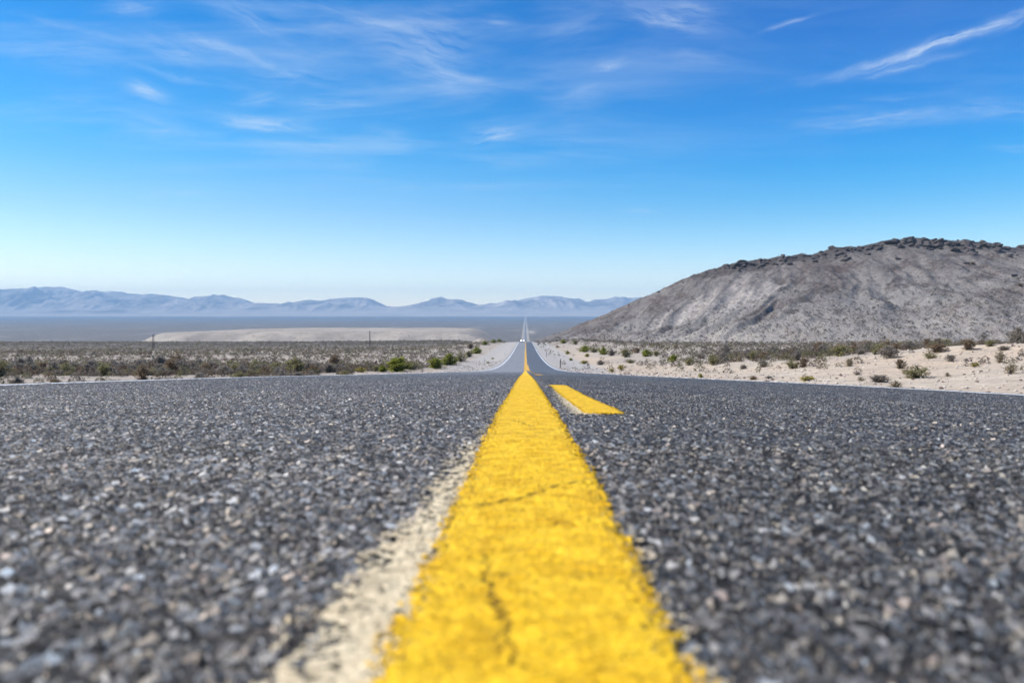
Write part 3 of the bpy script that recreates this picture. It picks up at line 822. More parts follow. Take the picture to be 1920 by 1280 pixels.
def bush_geometry(seed, kind, n_stem, n_leaf, leaf, spread=1.0, upright=.5):
    """unit shrub: about 1 wide, 1 high (scaled later). leaves are small quads set round curved stems"""
    r = np.random.default_rng(seed)
    segs = []; tips = []
    lob = [(r.uniform(0, 2 * PI), r.uniform(.75, 1.15)) for _ in range(5)]
    for i in range(n_stem):
        az_ = r.uniform(0, 2 * PI)
        reach = .5 * spread * min(w_ * (1.0 if abs(((az_ - a_ + PI) % (2 * PI)) - PI) < .8 else 1.25) for a_, w_ in lob)
        inc = r.uniform(0.05, 1.0) ** (.6 + upright * .6)
        rr = reach * inc * r.uniform(.6, 1.05)
        hgt = (1 - .55 * inc ** 2) * r.uniform(.62, 1.0)
        p = np.array([r.normal(0, .03), r.normal(0, .03), -.02])
        mid = np.array([math.cos(az_) * rr * .45, math.sin(az_) * rr * .45, hgt * .55]) + r.normal(0, .03, 3)
        end = np.array([math.cos(az_ + r.normal(0, .2)) * rr, math.sin(az_ + r.normal(0, .2)) * rr, hgt])
        segs.append((p, mid, .014, .009)); segs.append((mid, end, .009, .003))
        for q in range(3):
            f = r.uniform(.2, .9); s0 = mid * (1 - f) + end * f
            e2 = s0 + np.array([r.normal(0, .11), r.normal(0, .11), abs(r.normal(.07, .06))])
            segs.append((s0, e2, .006, .002)); tips.append((s0, e2))
        low = np.array([math.cos(az_ + r.normal(0, .4)) * rr * .95, math.sin(az_ + r.normal(0, .4)) * rr * .95, r.uniform(.08, .38) * hgt])
        segs.append((mid * .35, low, .008, .003)); tips.append((mid * .4, low)); tips.append((mid * .5, low)); tips.append((mid * .5 + low * .5, (mid + end) * .5))
        tips.append((mid, end)); tips.append((mid, end))
    vs = []; fs = []; ti = []
    tips_n = len(tips)
    for i in range(n_leaf):
        a, b = tips[r.integers(tips_n)]
        f = r.uniform(.15, 1.05)
        c = a * (1 - f) + b * f + r.normal(0, .028, 3)
        if c[2] < .03: c[2] = .03 + abs(r.normal(0, .03))
        n1 = r.normal(0, 1, 3); n1 /= np.linalg.norm(n1)
        n2 = np.cross(n1, r.normal(0, 1, 3)); n2 /= np.linalg.norm(n2) + 1e-9
        s = leaf * r.uniform(.6, 1.3); el_ = r.uniform(1.0, 2.2)
        if kind in ('grey', 'rust', 'tan'):
            el_ = r.uniform(2.5, 5.0); s *= .55; n1 = n1 + np.array([0, 0, .6])
        o = len(vs)
        vs += [c - n1 * s * el_ * .5 - n2 * s * .25, c - n1 * s * el_ * .1 + n2 * s * .5, c + n1 * s * el_ * .5, c - n2 * s * .5]
        fs.append((o, o + 1, o + 2, o + 3)); tt = r.uniform(0, 1); ti += [tt] * 4
    return (*tubes(segs), np.array(vs), np.array(fs), np.array(ti))

PROTO = {}
def proto(kind, var):
    k = (kind, var)
    if k in PROTO: return PROTO[k]
    conf = dict(green=(28, 2400, .043, 1.0, .5), olive=(26, 1600, .040, 1.0, .4), grey=(36, 1500, .050, 1.0, .2),
                rust=(30, 1100, .050, 1.0, .4), yellow=(16, 420, .075, 1.0, .4), tan=(30, 700, .055, 1.0, .8))[kind]
    sv, sf, lv, lf, lt = bush_geometry(100 + var * 13 + sum(map(ord, kind)), kind, *conf)
    ms = raw_mesh(kind + '_shrub_stems', sv, sf, mats=[STEM], smooth=False, attrs=dict(tint=np.random.default_rng(var).uniform(0, 1, len(sv))))
    ml = raw_mesh(kind + '_shrub_foliage', lv, lf, mats=[LM[kind]], smooth=False, attrs=dict(tint=lt))
    PROTO[k] = (ms, ml)
    return PROTO[k]
names = dict(green='creosote_bush', olive='desert_shrub', grey='dry_shrub', rust='rusty_shrub', yellow='roadside_weed', tan='straw_tuft')
cats = dict(green='bush', olive='shrub', grey='shrub', rust='shrub', yellow='weed', tan='tuft')
first = {}
def shrub(kind, var, x, y, w, h, label, group=None, z=None):
    if z is None: z = surf(x, y)
    if (kind, var) not in first:
        ms, ml = proto(kind, var)
        root = empty(names[kind], (x, y, z))
        link('stems', ms, root); link('foliage', ml, root)
        first[(kind, var)] = root
    else:
        root = copy_tree(first[(kind, var)])
        if 'group' in root: del root['group']
    root.location = (x, y, z - .02)
    root.rotation_euler = (0, 0, rng.uniform(0, 2 * PI))
    root.scale = (w, w, h)
    tag(root, label, cats[kind], group)
    return root

HAND = [  # photo x, photo y of the base, width px, height px, kind, label
    (745, 697, 52, 30, 'green', 'big bright green creosote bush at the left verge, largest green bush of all'),
    (717, 697, 20, 13, 'green', 'low green bush touching the left foot of the biggest green bush'),
    (676, 698, 26, 11, 'yellow', 'low yellow-green weed patch beside the left road edge, left of the biggest green bush'),
    (704, 697, 14, 14, 'olive', 'thin olive sprig between the weed patch and the biggest green bush'),
    (616, 699, 32, 20, 'grey', 'tall brown twiggy shrub at the left road edge, nearest the weed patch'),
    (772, 694, 26, 20, 'olive', 'pale olive shrub just right of the biggest green bush'),
    (818, 691, 40, 22, 'green', 'dark green bush left of the dark marker post on the left verge'),
    (842, 685, 32, 26, 'green', 'second green bush left of the dark marker post, the one nearest the post'),
    (864, 678, 26, 24, 'olive', 'tall olive green bush just right of the dark marker post'),
    (880, 670, 22, 14, 'olive', 'small olive bush filling the gap before the round green verge bush'),
    (894, 663, 36, 24, 'green', 'round dark green bush at the bend of the left gravel verge'),
    (882, 654, 24, 18, 'rust', 'brown bush behind the round green bush at the left verge'),
    (909, 647, 22, 9, 'green', 'small flat green bush in front of the pale spoil heap'),
    (926, 643, 12, 8, 'green', 'tiny green bush near the left end of the distant road crest'),
    (936, 641, 12, 6, 'green', 'last tiny green bush before the road crest on the left'),
    (915, 681, 8, 3.5, 'green', 'flat green weed on the left gravel verge, nearer to the white line'),
    (924, 673, 7, 3, 'green', 'flat dark weed on the left gravel verge, farther up the verge'),
    (1057, 644, 28, 15, 'green', 'wide green bush farthest along the right verge'),
    (1079, 646, 22, 10, 'olive', 'low olive bush right of the farthest green bush on the right verge'),
    (1097, 660, 22, 20, 'green', 'tall green bush on the right verge, first of the row of green bushes'),
    (1113, 661, 16, 12, 'olive', 'olive bush between the two green bushes on the right verge'),
    (1101, 669, 10, 7, 'green', 'small bright green bush standing just below the tall one on the right verge'),
    (1131, 665, 19, 15, 'green', 'rounded green bush in the middle of the right verge row'),
    (1147, 667, 15, 13, 'grey', 'grey brown bush right of the rounded green bush'),
    (1172, 670, 26, 18, 'olive', 'wide olive green bush in the right verge row'),
    (1195, 662, 18, 12, 'rust', 'brown shrub behind the gap in the right verge row'),
    (1211, 669, 24, 15, 'green', 'green bush with dark base near the end of the right verge row'),
    (1230, 668, 15, 12, 'olive', 'olive shrub closing the right verge row'),
    (1064, 664, 9, 7, 'green', 'small lone green tuft on the bare right verge, upper one'),
    (1070, 676, 9, 5.5, 'green', 'small round dark green weed beside the near marker post on the right'),
    (1045, 652, 9, 5, 'tan', 'pale tuft on the bare verge above the marker posts'),
    (1095, 682, 20, 7, 'yellow', 'spreading yellow-green weed on the sand right of the marker post'),
    (1126, 684, 16, 10, 'grey', 'grey twiggy shrub alone on the sand right of the spreading weed'),
    (1165, 694, 14, 12, 'yellow', 'yellow flowering weed on the sand near the right road edge'),
    (1147, 698, 13, 8, 'yellow', 'low yellow weed beside the flowering one, closer to the road'),
    (1182, 681, 16, 9, 'olive', 'small olive shrub on the sand above the yellow weeds'),
    (1262, 679, 22, 15, 'green', 'green shrub at the edge of the sand, left of the small olive one'),
    (1292, 685, 20, 14, 'olive', 'small olive shrub with dark base on the sand edge'),
    (1338, 684, 24, 21, 'olive', 'taller sandy olive shrub at the sand edge'),
    (1314, 672, 22, 12, 'grey', 'low grey shrub just behind the sand edge shrubs'),
    (1406, 673, 34, 21, 'grey', 'large grey brown thicket where the sand track begins'),
    (1388, 678, 22, 11, 'tan', 'straw coloured tuft in front of the grey brown thicket'),
    (1432, 672, 24, 14, 'rust', 'brown shrub right of the grey brown thicket'),
    (1393, 692, 18, 9, 'grey', 'small round grey tuft alone on the pale sand'),
    (1314, 709, 11, 10, 'green', 'bright green leafy weed sprouting right at the tarmac edge'),
    (1412, 712, 18, 9, 'rust', 'dark brown clump close to the right tarmac edge'),
    (1442, 710, 16, 6, 'grey', 'flat grey clump near the right tarmac edge'),
    (1513, 714, 32, 12, 'yellow', 'spread of yellow flowering weeds by the right tarmac edge'),
    (1537, 652, 24, 13, 'rust', 'rust brown shrub at the top of the sand track'),
    (1573, 668, 34, 23, 'olive', 'bushy tan and olive shrub at the top right of the sand track'),
    (1624, 657, 36, 30, 'rust', 'tall rust brown shrub in the middle of the right slope'),
    (1615, 664, 24, 11, 'grey', 'low grey mound shrub at the foot of the tall rust one'),
    (1641, 665, 14, 12, 'olive', 'small dark olive shrub right of the tall rust one'),
    (1667, 671, 40, 25, 'grey', 'wide bare grey twiggy shrub on the right slope'),
    (1696, 655, 30, 17, 'olive', 'olive shrub behind the wide grey twiggy one'),
    (1757, 661, 44, 19, 'rust', 'wide brown shrub right of the middle of the right slope'),
    (1745, 672, 26, 13, 'olive', 'low olive shrub in front of the wide brown shrub'),
    (1775, 648, 28, 26, 'olive', 'upright vase shaped olive shrub, tallest on the right slope'),
    (1782, 678, 22, 15, 'grey', 'grey shrub with a dark base right of the low olive one'),
    (1815, 656, 36, 22, 'rust', 'rusty double shrub high on the right slope'),
    (1858, 649, 22, 13, 'olive', 'round olive shrub right of the rusty double shrub'),
    (1881, 657, 22, 10, 'grey', 'blue grey low shrub near the right end of the slope'),
    (1718, 708, 44, 26, 'olive', 'large sprawling twiggy shrub on the sand close to the right road edge'),
    (1897, 701, 30, 22, 'tan', 'pale straw coloured bare shrub near the right end of the sand'),
    (1650, 717, 44, 17, 'grey', 'low wide grey shrub by the right road edge'),
    (1608, 703, 15, 7, 'grey', 'small dark grey tuft above the low wide grey shrub'),
    (1614, 714, 16, 9, 'tan', 'small tan tuft left of the low wide grey shrub'),
    (1828, 688, 18, 9, 'yellow', 'small yellow tuft on the stony sand at right'),
    (1777, 706, 12, 9, 'tan', 'little bare sprig on the sand right of the sprawling shrub'),
    (1821, 634, 26, 12, 'rust', 'rust shrub on the far edge of the scrub below the hill'),
    (1910, 638, 26, 15, 'rust', 'rust shrub at the far right under the hill'),
]
placed = []
for i, (px, py, wp, hp, kind, lab) in enumerate(HAND):
    x, y = hit(px, py, 9.0)
    s = y / FPX
    w = min(max(wp * s, .12), 3.4); h = min(max(hp * s, .06), 2.0)
    shrub(kind, i % 3, x, y, w * 1.35, h * 1.04, lab)
    placed.append((x, y, w))
placed = np.array(placed)

# scattered scrub: individuals nearest, the rest one mass
def scatter(n, ymin, ymax, seed, dens):
    r = np.random.default_rng(seed)
    y = np.sqrt(r.uniform(ymin ** 2, ymax ** 2, n)); u = r.uniform(-.80, .76, n)
    x = u * y
    p = dens(x, y)
    k_ = r.uniform(0, 1, n) < p
    x, y = x[k_], y[k_]
    return x, y
def dens(x, y):
    lf = np.maximum(ss(9.8, 13, -x), ss(6, 7.5, -x) * (y < 42)) * (.5 + .5 * ss(.35, .6, vnoise(x / 7, y / 7, 201)))
    rsand = 15 + 12 * (1 - ss(20, 70, y)) + 5 * fbm(x / 9, y / 14, 8)
    rt = ss(0, 8, x - rsand) * (.35 + .65 * ss(.35, .6, vnoise(x / 7, y / 7, 202)))
    rt = rt * (1 - .93 * np.exp(-((x - (31 + .22 * (y - 60))) / 4.5) ** 2) * ss(35, 55, y) * (1 - ss(85, 120, y)))
    rt = rt * (1 - .6 * ss(180, 380, y))
    rt = np.maximum(rt, (.14 + .34 * ss(14, 22, x)) * (x > 6) * vnoise(x / 5, y / 5, 203)) * (x > 5.5)
    hp_ = 1 - ss(.4, 1.3, np.sqrt(((x + 26.5) / 5.2) ** 2 + ((y - 452) / 6.0) ** 2))
    return np.clip(lf + rt, 0, 1) * (1 - hp_)
sx, sy = scatter(105000, 14, 640, 301, dens)
ex, ey = scatter(11000, 14, 110, 302, lambda x, y: dens(x, y) * (x < 0))
ex2, ey2 = scatter(15000, 18, 110, 303, lambda x, y: .6 * ss(13, 24, x) * ss(22, 36, y) * (.3 + .7 * vnoise(x / 6, y / 6, 204)))
sx = np.concatenate([sx, ex, ex2]); sy = np.concatenate([sy, ey, ey2])
far_enough = np.ones(len(sx), bool)
for (hx_, hy_, hw_) in placed:
    far_enough &= (np.hypot(sx - hx_, (sy - hy_) * .8) > hw_ * .62 + .3)
for (hx_, hy_, hw_) in placed:
    far_enough &= ~((np.abs(sx / sy - hx_ / hy_) < (hw_ * .55 + .25) / hy_) & (sy < hy_ + .3) & (sy > hy_ * (.25 if hx_ < 0 else .86)))
sx, sy = sx[far_enough], sy[far_enough]
sw = rng.lognormal(-.18, .34, len(sx)) * .98
sw = sw * np.where(sx < 0, .50 + .50 * ss(16, 75, sy), .55 + .40 * ss(25, 75, sy)) * rng.choice([.45, .7, 1, 1.25], len(sx))
shh = sw * rng.uniform(.45, .8, len(sx))
order = np.argsort(-(sw / sy))
# leave out those below the view
kinds_l = ['grey'] * 11 + ['olive'] * 5 + ['rust'] * 4
kinds_r = ['grey'] * 7 + ['olive'] * 5 + ['rust'] * 6 + ['tan'] * 2
LBL = {
 ('grey', -1): 'low grey-brown shrub in the dense scrub on the left plain',
 ('olive', -1): 'low olive brown shrub in the dense scrub on the left plain',
 ('rust', -1): 'low reddish brown shrub in the dense scrub on the left plain',
 ('grey', 1): 'low grey shrub scattered over the stony slope right of the road',
 ('olive', 1): 'low olive shrub scattered over the stony slope right of the road',
 ('rust', 1): 'low rusty shrub scattered over the stony slope right of the road',
 ('tan', 1): 'low straw coloured tuft scattered over the stony slope right of the road',
}
cnt = 0; used = np.zeros(len(sx), bool)
for i in order:
    if cnt >= 290: break
    x, y = float(sx[i]), float(sy[i])
    side = -1 if x < 0 else 1
    kd = (kinds_l if side < 0 else kinds_r)[int(rng.integers(20))]
    lab = LBL[(kd, side)]
    shrub(kd, int(rng.integers(3)), x, y, float(sw[i]), float(shh[i]), lab, lab.replace('low ', '').replace(' shrub', ' shrubs').replace(' tuft', ' tufts'))
    used[i] = True; cnt += 1

def low_bush(seed, nf):
    """cheap far shrub: a ragged dome of nf small triangles, unit size"""
    r = np.random.default_rng(seed)
    vs = []; fs = []; ti = []
    for i in range(nf):
        a = r.uniform(0, 2 * PI); e = r.uniform(0, 1)
        rr = .5 * math.sqrt(1 - e ** 2 * .9) * r.uniform(.55, 1.05)
        c = np.array([math.cos(a) * rr, math.sin(a) * rr, e * r.uniform(.7, 1.0)])
        s = r.uniform(.16, .34) * (24 / nf) ** .35
        n1 = r.normal(0, 1, 3); n1 /= np.linalg.norm(n1)
        n2 = np.cross(n1, r.normal(0, 1, 3)); n2 /= np.linalg.norm(n2)
        o = len(vs); vs += [c - n1 * s * .5, c + n1 * s * .5 - n2 * s * .3, c + n2 * s * .6]
        fs.append((o, o + 1, o + 2)); ti += [r.uniform(0, 1)] * 3
    vs = np.array(vs); vs[:, 2] = np.maximum(vs[:, 2], -.02)
    return vs, np.array(fs), np.array(ti)
def scrub_mesh(name, xs, ys, zs, ws, hs, nfs, mats, midx, seed):
    r = np.random.default_rng(seed)
    V = []; F = []; TI = []; MI = []; off = 0
    for nf in sorted(set(nfs)):
        sel = np.where(nfs == nf)[0]
        protos = [low_bush(seed + nf + q, nf) for q in range(6)]
        pick = r.integers(0, 6, len(sel))
        for q in range(6):
            ii = sel[pick == q]
            if not len(ii): continue
            v, f, ti = protos[q]
            th = r.uniform(0, 2 * PI, len(ii)); cth, sth = np.cos(th), np.sin(th)
            X = (v[None, :, 0] * cth[:, None] - v[None, :, 1] * sth[:, None]) * ws[ii][:, None] + xs[ii][:, None]
            Y = (v[None, :, 0] * sth[:, None] + v[None, :, 1] * cth[:, None]) * ws[ii][:, None] + ys[ii][:, None]
            Z = v[None, :, 2] * hs[ii][:, None] + zs[ii][:, None]
            V.append(np.stack([X.ravel(), Y.ravel(), Z.ravel()], 1))
            F.append((f[None] + (np.arange(len(ii)) * len(v))[:, None, None]).reshape(-1, 3) + off)
            TI.append(np.clip(ti[None] * .6 + r.uniform(0, .4, len(ii))[:, None], 0, 1).ravel())
            MI.append(np.repeat(midx[ii], len(f)))
            off += len(ii) * len(v)
    return raw_mesh(name, np.concatenate(V), np.concatenate(F), 3, mats, False, np.concatenate(MI), dict(tint=np.concatenate(TI)))
rest = ~used
rx, ry, rw, rh = sx[rest], sy[rest], sw[rest], shh[rest]
grow = 1 + .0 * ry
rz = ground_z(rx, ry)
inhill = (rx > -10) & (ry > 302)
for i in np.where(inhill)[0]:
    rz[i] = max(rz[i], hillz1(rx[i], ry[i]))
nfs = np.where(ry < 75, 90, np.where(ry < 150, 40, np.where(ry < 260, 18, 8)))
mi = rng.choice([0, 0, 0, 0, 1, 1, 1, 2, 2], len(rx))
scrub = tag(link('scrub', scrub_mesh('scrub', rx, ry, rz, rw, rh, nfs, FAR, mi, 400)),
            'low grey and olive scrub covering the plain on both sides of the road', 'scrub', None, 'stuff')
# sparse little bushes up the hill
r = np.random.default_rng(55)
qx = r.uniform(5, 470, 42000); qy = r.uniform(320, 545, 42000)
_, qt, qg, qc, qh = hill_z(qx, qy)
ok = (r.uniform(0, 1, len(qx)) < np.where(qt < .015, .10, .75 * (1 - ss(.08, .70, qt)) + .07)) & (qc < .3) & (qy < 522)
qx, qy = qx[ok], qy[ok]
qz = np.array([surf(a, b) for a, b in zip(qx, qy)])
qw = r.lognormal(-.1, .35, len(qx)) * .95
tag(link('hill_scrub', scrub_mesh('hill_scrub', qx, qy, qz, qw, qw * .7, np.full(len(qx), 9), HS, np.zeros(len(qx), int), 500)),
    'tiny dark bushes dotted over the slope of the stony hill', 'scrub', None, 'stuff')

# ------------------------------------------------------------------ rocks
def rock_mesh(name, seed, mat, sub=3, flat=.6, rough=.28):
    import bmesh
    bm = bmesh.new()
    bmesh.ops.create_icosphere(bm, subdivisions=sub, radius=.5)
    r = np.random.default_rng(seed)
    planes = []
    for _ in range(11):
        n = r.normal(0, 1, 3); n /= np.linalg.norm(n); planes.append((n, r.uniform(.28, .44)))
    for v in bm.verts:
        p = np.array(v.co)
        for n, d in planes:
            k_ = float(p @ n) - d
            if k_ > 0: p = p - n * k_
        q = p * 3.1 + seed
        p = p * (1 + rough * .35 * float(fbm(q[0] + q[2], q[1] - q[2] * .7, seed, 3)))
        v.co = (p[0], p[1], p[2] * flat)
    me = bpy.data.meshes.new(name); bm.to_mesh(me); bm.free()
    me.materials.append(mat)
    return me
def rockmat(name, ca, cb):
    m, T = newmat(name)
    g = T.n('ShaderNodeTexCoord').outputs['Object']
    oi = T.n('ShaderNodeObjectInfo').outputs['Random']
    n1 = T.noise(g, 3.0, 5, .65); n2 = T.noise(g, 14.0, 4, .65)
    c = T.mix(T.mr(n1, .35, .65), ca, cb)
    c = T.mix(T.mr(oi, 0, 1, 0, .35), c, tuple(v * 1.6 for v in cb))
    b = principled(T, Base_Color=c, Roughness=.9)
    b.inputs['Specular IOR Level'].default_value = .2
    T.set(b.inputs['Normal'], T.n('ShaderNodeBump', Strength=.8, Distance=.1, Height=T.m('ADD', n1, n2)).outputs[0])
    return m
dark = rockmat('dark_varnished_rock', (.040, .035, .036), (.085, .073, .070))
pr = [rock_mesh('crest_boulder', 600 + q, dark, 3, .72) for q in range(6)]
r = np.random.default_rng(77)
spans = [(1348, 1480, 60, 3.0), (1480, 1540, 12, 2.0), (1538, 1562, 12, 3.4), (1562, 1645, 30, 2.7), (1648, 1725, 44, 4.6), (1725, 1790, 32, 4.4), (1790, 1850, 22, 4.0), (1812, 1830, 5, 5.2), (1880, 1960, 18, 3.0), (1270, 1345, 9, 1.2), (1515, 1545, 6, 2.4)]
k_ = 0
for (a, b, n_, s0) in spans:
    for q in range(n_):
        px = r.uniform(a, b)
        X = (px - 985) / FPX * RD
        depth = abs(r.normal(0, 15)) if s0 > 3.3 else abs(r.normal(0, 7))
        Y = RD - depth + r.uniform(-3, 3)
        s = s0 * r.uniform(.5, 1.5)
        o = link('boulder', pr[int(r.integers(6))])
        o.location = (X, Y, surf(X, Y) + s * .12)
        o.scale = (s * r.uniform(1.0, 1.7), s, s * r.uniform(.7, 1.1))
        o.rotation_euler = (r.uniform(-.3, .3), r.uniform(-.3, .3), r.uniform(0, 6.28))
        tag(o, 'dark boulder in the broken rock band along the hill crest', 'boulder', 'dark boulders along the hill crest')
# lone rocks in view
for (px, D, s, lab) in ((1233, 520, 2.0, 'single dark boulder standing on the left shoulder of the hill skyline'),
                        (1178, 518, 1.5, 'small brown boulder low on the left skyline of the hill')):
    X = (px - 985) / FPX * D
    o = link('boulder', pr[k_ % 6]); k_ += 1
    o.location = (X, D, surf(X, D) + s * .15); o.scale = (s * 1.2, s, s); tag(o, lab, 'boulder')
for (px, py, w, lab) in ((1684, 486, 4.5, 'dark ledge of rock just under the crest, left of the highest crags'),
                         (1528, 491, 5.0, 'dark outcrop below the skyline, left part of the hill'),
                         (1812, 494, 4.5, 'flat dark ledge of rock below the right crags'),
                         (1902, 517, 4.5, 'dark rock beside a pale patch near the right end of the hill')):
    v = pix_dir(px, py)
    for D in np.arange(330, 530, .5):
        if v[2] * D <= hillz1(v[0] * D, D): break
    o = link('boulder', pr[k_ % 6]); k_ += 1
    o.location = (v[0] * D, D, hillz1(v[0] * D, D) + .3); o.scale = (w, w * .7, w * .45); o.rotation_euler = (0, .1, .2)
    tag(o, lab, 'boulder')
# stones on the sand, right
brown = rockmat('brown_stone', (.10, .065, .05), (.20, .14, .11))
pale = rockmat('pale_stone', (.46, .39, .33), (.60, .52, .45))
pb = [rock_mesh('stone', 700 + q, brown, 2, .6) for q in range(3)]
pp = [rock_mesh('stone', 720 + q, pale, 2, .6) for q in range(3)]
for (px, py, w, m_, lab) in ((1853, 673, 8, 0, 'reddish brown stone standing out on the stony sand at right'),
                             (1910, 675, 14, 1, 'large flat grey stone at the right end of the sand'),
                             (1712, 707, 22, 1, 'pinkish flat stone at the foot of the sprawling twiggy shrub'),
                             (1688, 710, 6, 0, 'dark brown stone left of the pinkish flat stone'),
                             (1760, 714, 6, 0, 'dark brown stone on the sand right of the pinkish flat stone'),
                             (1833, 711, 6, 0, 'dark brown stone near the road below the yellow tuft'),
                             (1569, 687, 4, 0, 'small dark stone alone on the pale sand track'),
                             (1575, 686, 5, 1, 'small white stone beside the dark one on the sand track')):
    x, y = hit(px, py, 9.0); s = w * y / FPX
    o = link('stone', (pb if m_ == 0 else pp)[int(rng.integers(3))])
    o.location = (x, y, surf(x, y) + s * .1); o.scale = (s, s * .8, s * .9); o.rotation_euler = (0, 0, rng.uniform(0, 6))
    tag(o, lab, 'stone')
def rubble(name, n, fx, lab, mats, seed, smin, smax):
    r = np.random.default_rng(seed)
    x, y = fx(r, n)
    z = ground_z(x, y)
    s = np.exp(r.uniform(math.log(smin), math.log(smax), n)) * (1 + y / 90)
    base = [rock_mesh('t', seed + q, mats[0], 1, .6) for q in range(5)]
    V = []; F = []; M_ = []; off = 0
    for i in range(n):
        me = base[i % 5]
        v = np.array([w.co[:] for w in me.vertices]) if i < 5 else cache[i % 5][0]
        f = np.array([p.vertices[:] for p in me.polygons]) if i < 5 else cache[i % 5][1]
        if i == 0: cache = {}
        if i < 5: cache[i] = (v, f)
        th = r.uniform(0, 6.28); c_, s_ = math.cos(th), math.sin(th)
        q = v * s[i]
        V.append(np.stack([q[:, 0] * c_ - q[:, 1] * s_ + x[i], q[:, 0] * s_ + q[:, 1] * c_ + y[i], q[:, 2] + z[i] + s[i] * .12], 1))
        F.append(f + off); off += len(v); M_.append(np.full(len(f), r.integers(len(mats))))
    return tag(link(name, raw_mesh(name, np.concatenate(V), np.concatenate(F), 3, mats, False, np.concatenate(M_))), lab, 'stones', None, 'stuff')
def fR(r, n):
    y = r.uniform(11, 110, n) ; x = 4.4 + r.uniform(0, 1, n) ** 1.2 * (30 + .2 * y)
    return x, y
def fL(r, n):
    y = r.uniform(18, 150, n); x = -(4.6 + r.uniform(0, 1, n) * 9)
    return x, y
rubble('gravel', 6500, fR, 'small brown and pale stones strewn over the sand right of the road', [pale, brown, pale, pale], 810, .03, .14)
rubble('gravel', 2600, fL, 'small pale stones along the left gravel verge', [pale, pale, brown], 830, .03, .09)

# ------------------------------------------------------------------ roadside marker posts
post_dark = simple('weathered_post', (.055, .052, .055), .7)
post_grey = simple('galvanised_post', (.22, .22, .23), .5)
post_pale = simple('pale_post', (.62, .60, .57), .6)
refl = simple('reflector', (.70, .72, .74), .35)
def box_bm(bm, c, s, rot=None):
    import bmesh
    r_ = bmesh.ops.create_cube(bm, size=1.0)
    M = Matrix.Translation(c) @ (rot or Matrix()) @ Matrix.Diagonal((*s, 1))
    bmesh.ops.transform(bm, matrix=M, verts=r_['verts'])
def box_mesh(name, boxes, mat, bevel=0.0):
    import bmesh
    bm = bmesh.new()
    for b in boxes: box_bm(bm, *b)
    if bevel:
        bmesh.ops.bevel(bm, geom=bm.edges[:], offset=bevel, segments=2, affect='EDGES', clamp_overlap=True)
    me = bpy.data.meshes.new(name); bm.to_mesh(me); bm.free()
    me.materials.append(mat)
    return me
def marker(x, y, h, mat, plate, lab, lean=0.0, w=.09):
    root = empty('marker_post', (x, y, surf(x, y) - .03))
    root.rotation_euler = (0, lean, 0)
    # U-section steel post: web and two flanges
    link('post', box_mesh('post', [((0, 0, h / 2), (w, .012, h)), ((-w / 2 + .006, -.022, h / 2), (.012, .032, h)), ((w / 2 - .006, -.022, h / 2), (.012, .032, h))], mat, .002), root)
    if plate:
        link('reflector_plate', box_mesh('reflector_plate', [((0, -.050, h - .13), (w * 1.35, .012, .24))], plate, .003), root)
    tag(root, lab, 'marker post')
    return root
def post_at(px, py, hp, mat, plate, lab, lean=0.0, wpx=2.0):
    x, y = hit(px, py, 20.0)
    marker(x, y, hp * y / FPX, mat, plate, lab, lean, max(.06, wpx * y / FPX))
post_at(1050.5, 690, 17.5, post_dark, post_grey, 'dark marker post on the right verge, nearest to the camera', .02, 1.5)
post_at(1024.5, 669, 9.5, post_grey, post_grey, 'thin grey marker post on the right verge, second one down the road', .03, .9)
post_at(1009.5, 648, 5, post_grey, post_grey, 'tiny grey marker post on the right verge, the farthest one', 0, .7)
post_at(853, 684.5, 16.5, post_dark, post_dark, 'dark marker post among the green bushes of the left verge', 0, 1.4)
post_at(908.7, 684, 13, post_pale, refl, 'thin whitish marker post on the left gravel verge, nearer one', 0, .5)
post_at(946.7, 667, 7.5, post_pale, refl, 'thin whitish marker post on the left gravel verge, farther one', 0, .5)
# small orange marker tab at the tarmac edge
x, y = hit(1146, 704, 10)
root = empty('road_marker', (x, y, surf(x, y)))
og = simple('orange_plastic', (.75, .25, .05), .5)
link('tab', box_mesh('tab', [((0, 0, .035), (.11, .012, .07))], og, .003), root)
link('foot', box_mesh('foot', [((0, .02, .004), (.11, .07, .012))], og, .002), root)
tag(root, 'small orange marker tab lying at the right tarmac edge', 'road marker')

# ------------------------------------------------------------------ utility poles
wood = simple('weathered_wood', (.085, .068, .060), .85, 0, .3, 3.0)
insul = simple('insulator_glass', (.25, .25, .26), .3)
def cyl_mesh(name, parts, mat, n=10):
    vs = []; fs = []
    for p0, p1, r0, r1 in parts:
        v, f = tubes([(p0, p1, r0, r1)], n); fs.append(f + sum(len(q) for q in vs)); vs.append(v)
    me = raw_mesh(name, np.concatenate(vs), np.concatenate(fs), 4, [mat])
    return me
def pole(px, py_base, hp, D, arm, lab, yaw=0.0, r0=.20, second=False):
    v = pix_dir(px, py_base)
    x, y = v[0] * D, D
    h = hp * D / FPX
    zb = v[2] * D
    zg = surf(x, y)
    h = h + (zb - zg)
    root = empty('utility_pole', (x, y, zg - .1), yaw)
    link('pole', cyl_mesh('pole', [((0, 0, 0), (0, 0, h + .1), r0, r0 * .8)], wood), root)
    if arm:
        za = h - arm[1] * D / FPX; L = arm[0]
        link('crossarm', box_mesh('crossarm', [((0, -r0 * 1.2, za), (L, .12, .16))], wood, .01), root)
        for q in (-.46, -.16, .16, .46):
            link('insulator', cyl_mesh('insulator', [((q * L, -r0 * 1.2, za + .08), (q * L, -r0 * 1.2, za + .26), .05, .07)], insul, 8), root)
    tag(root, lab, 'utility pole')
    return root
pole(286.5, 654, 27, 400, None, 'bare wooden pole, left one of the close pair on the left plain', 0, .17)
pole(288.8, 655.5, 30, 392, (1.6, 4.0), 'wooden utility pole with a short crossarm, right one of the close pair', 0, .17)
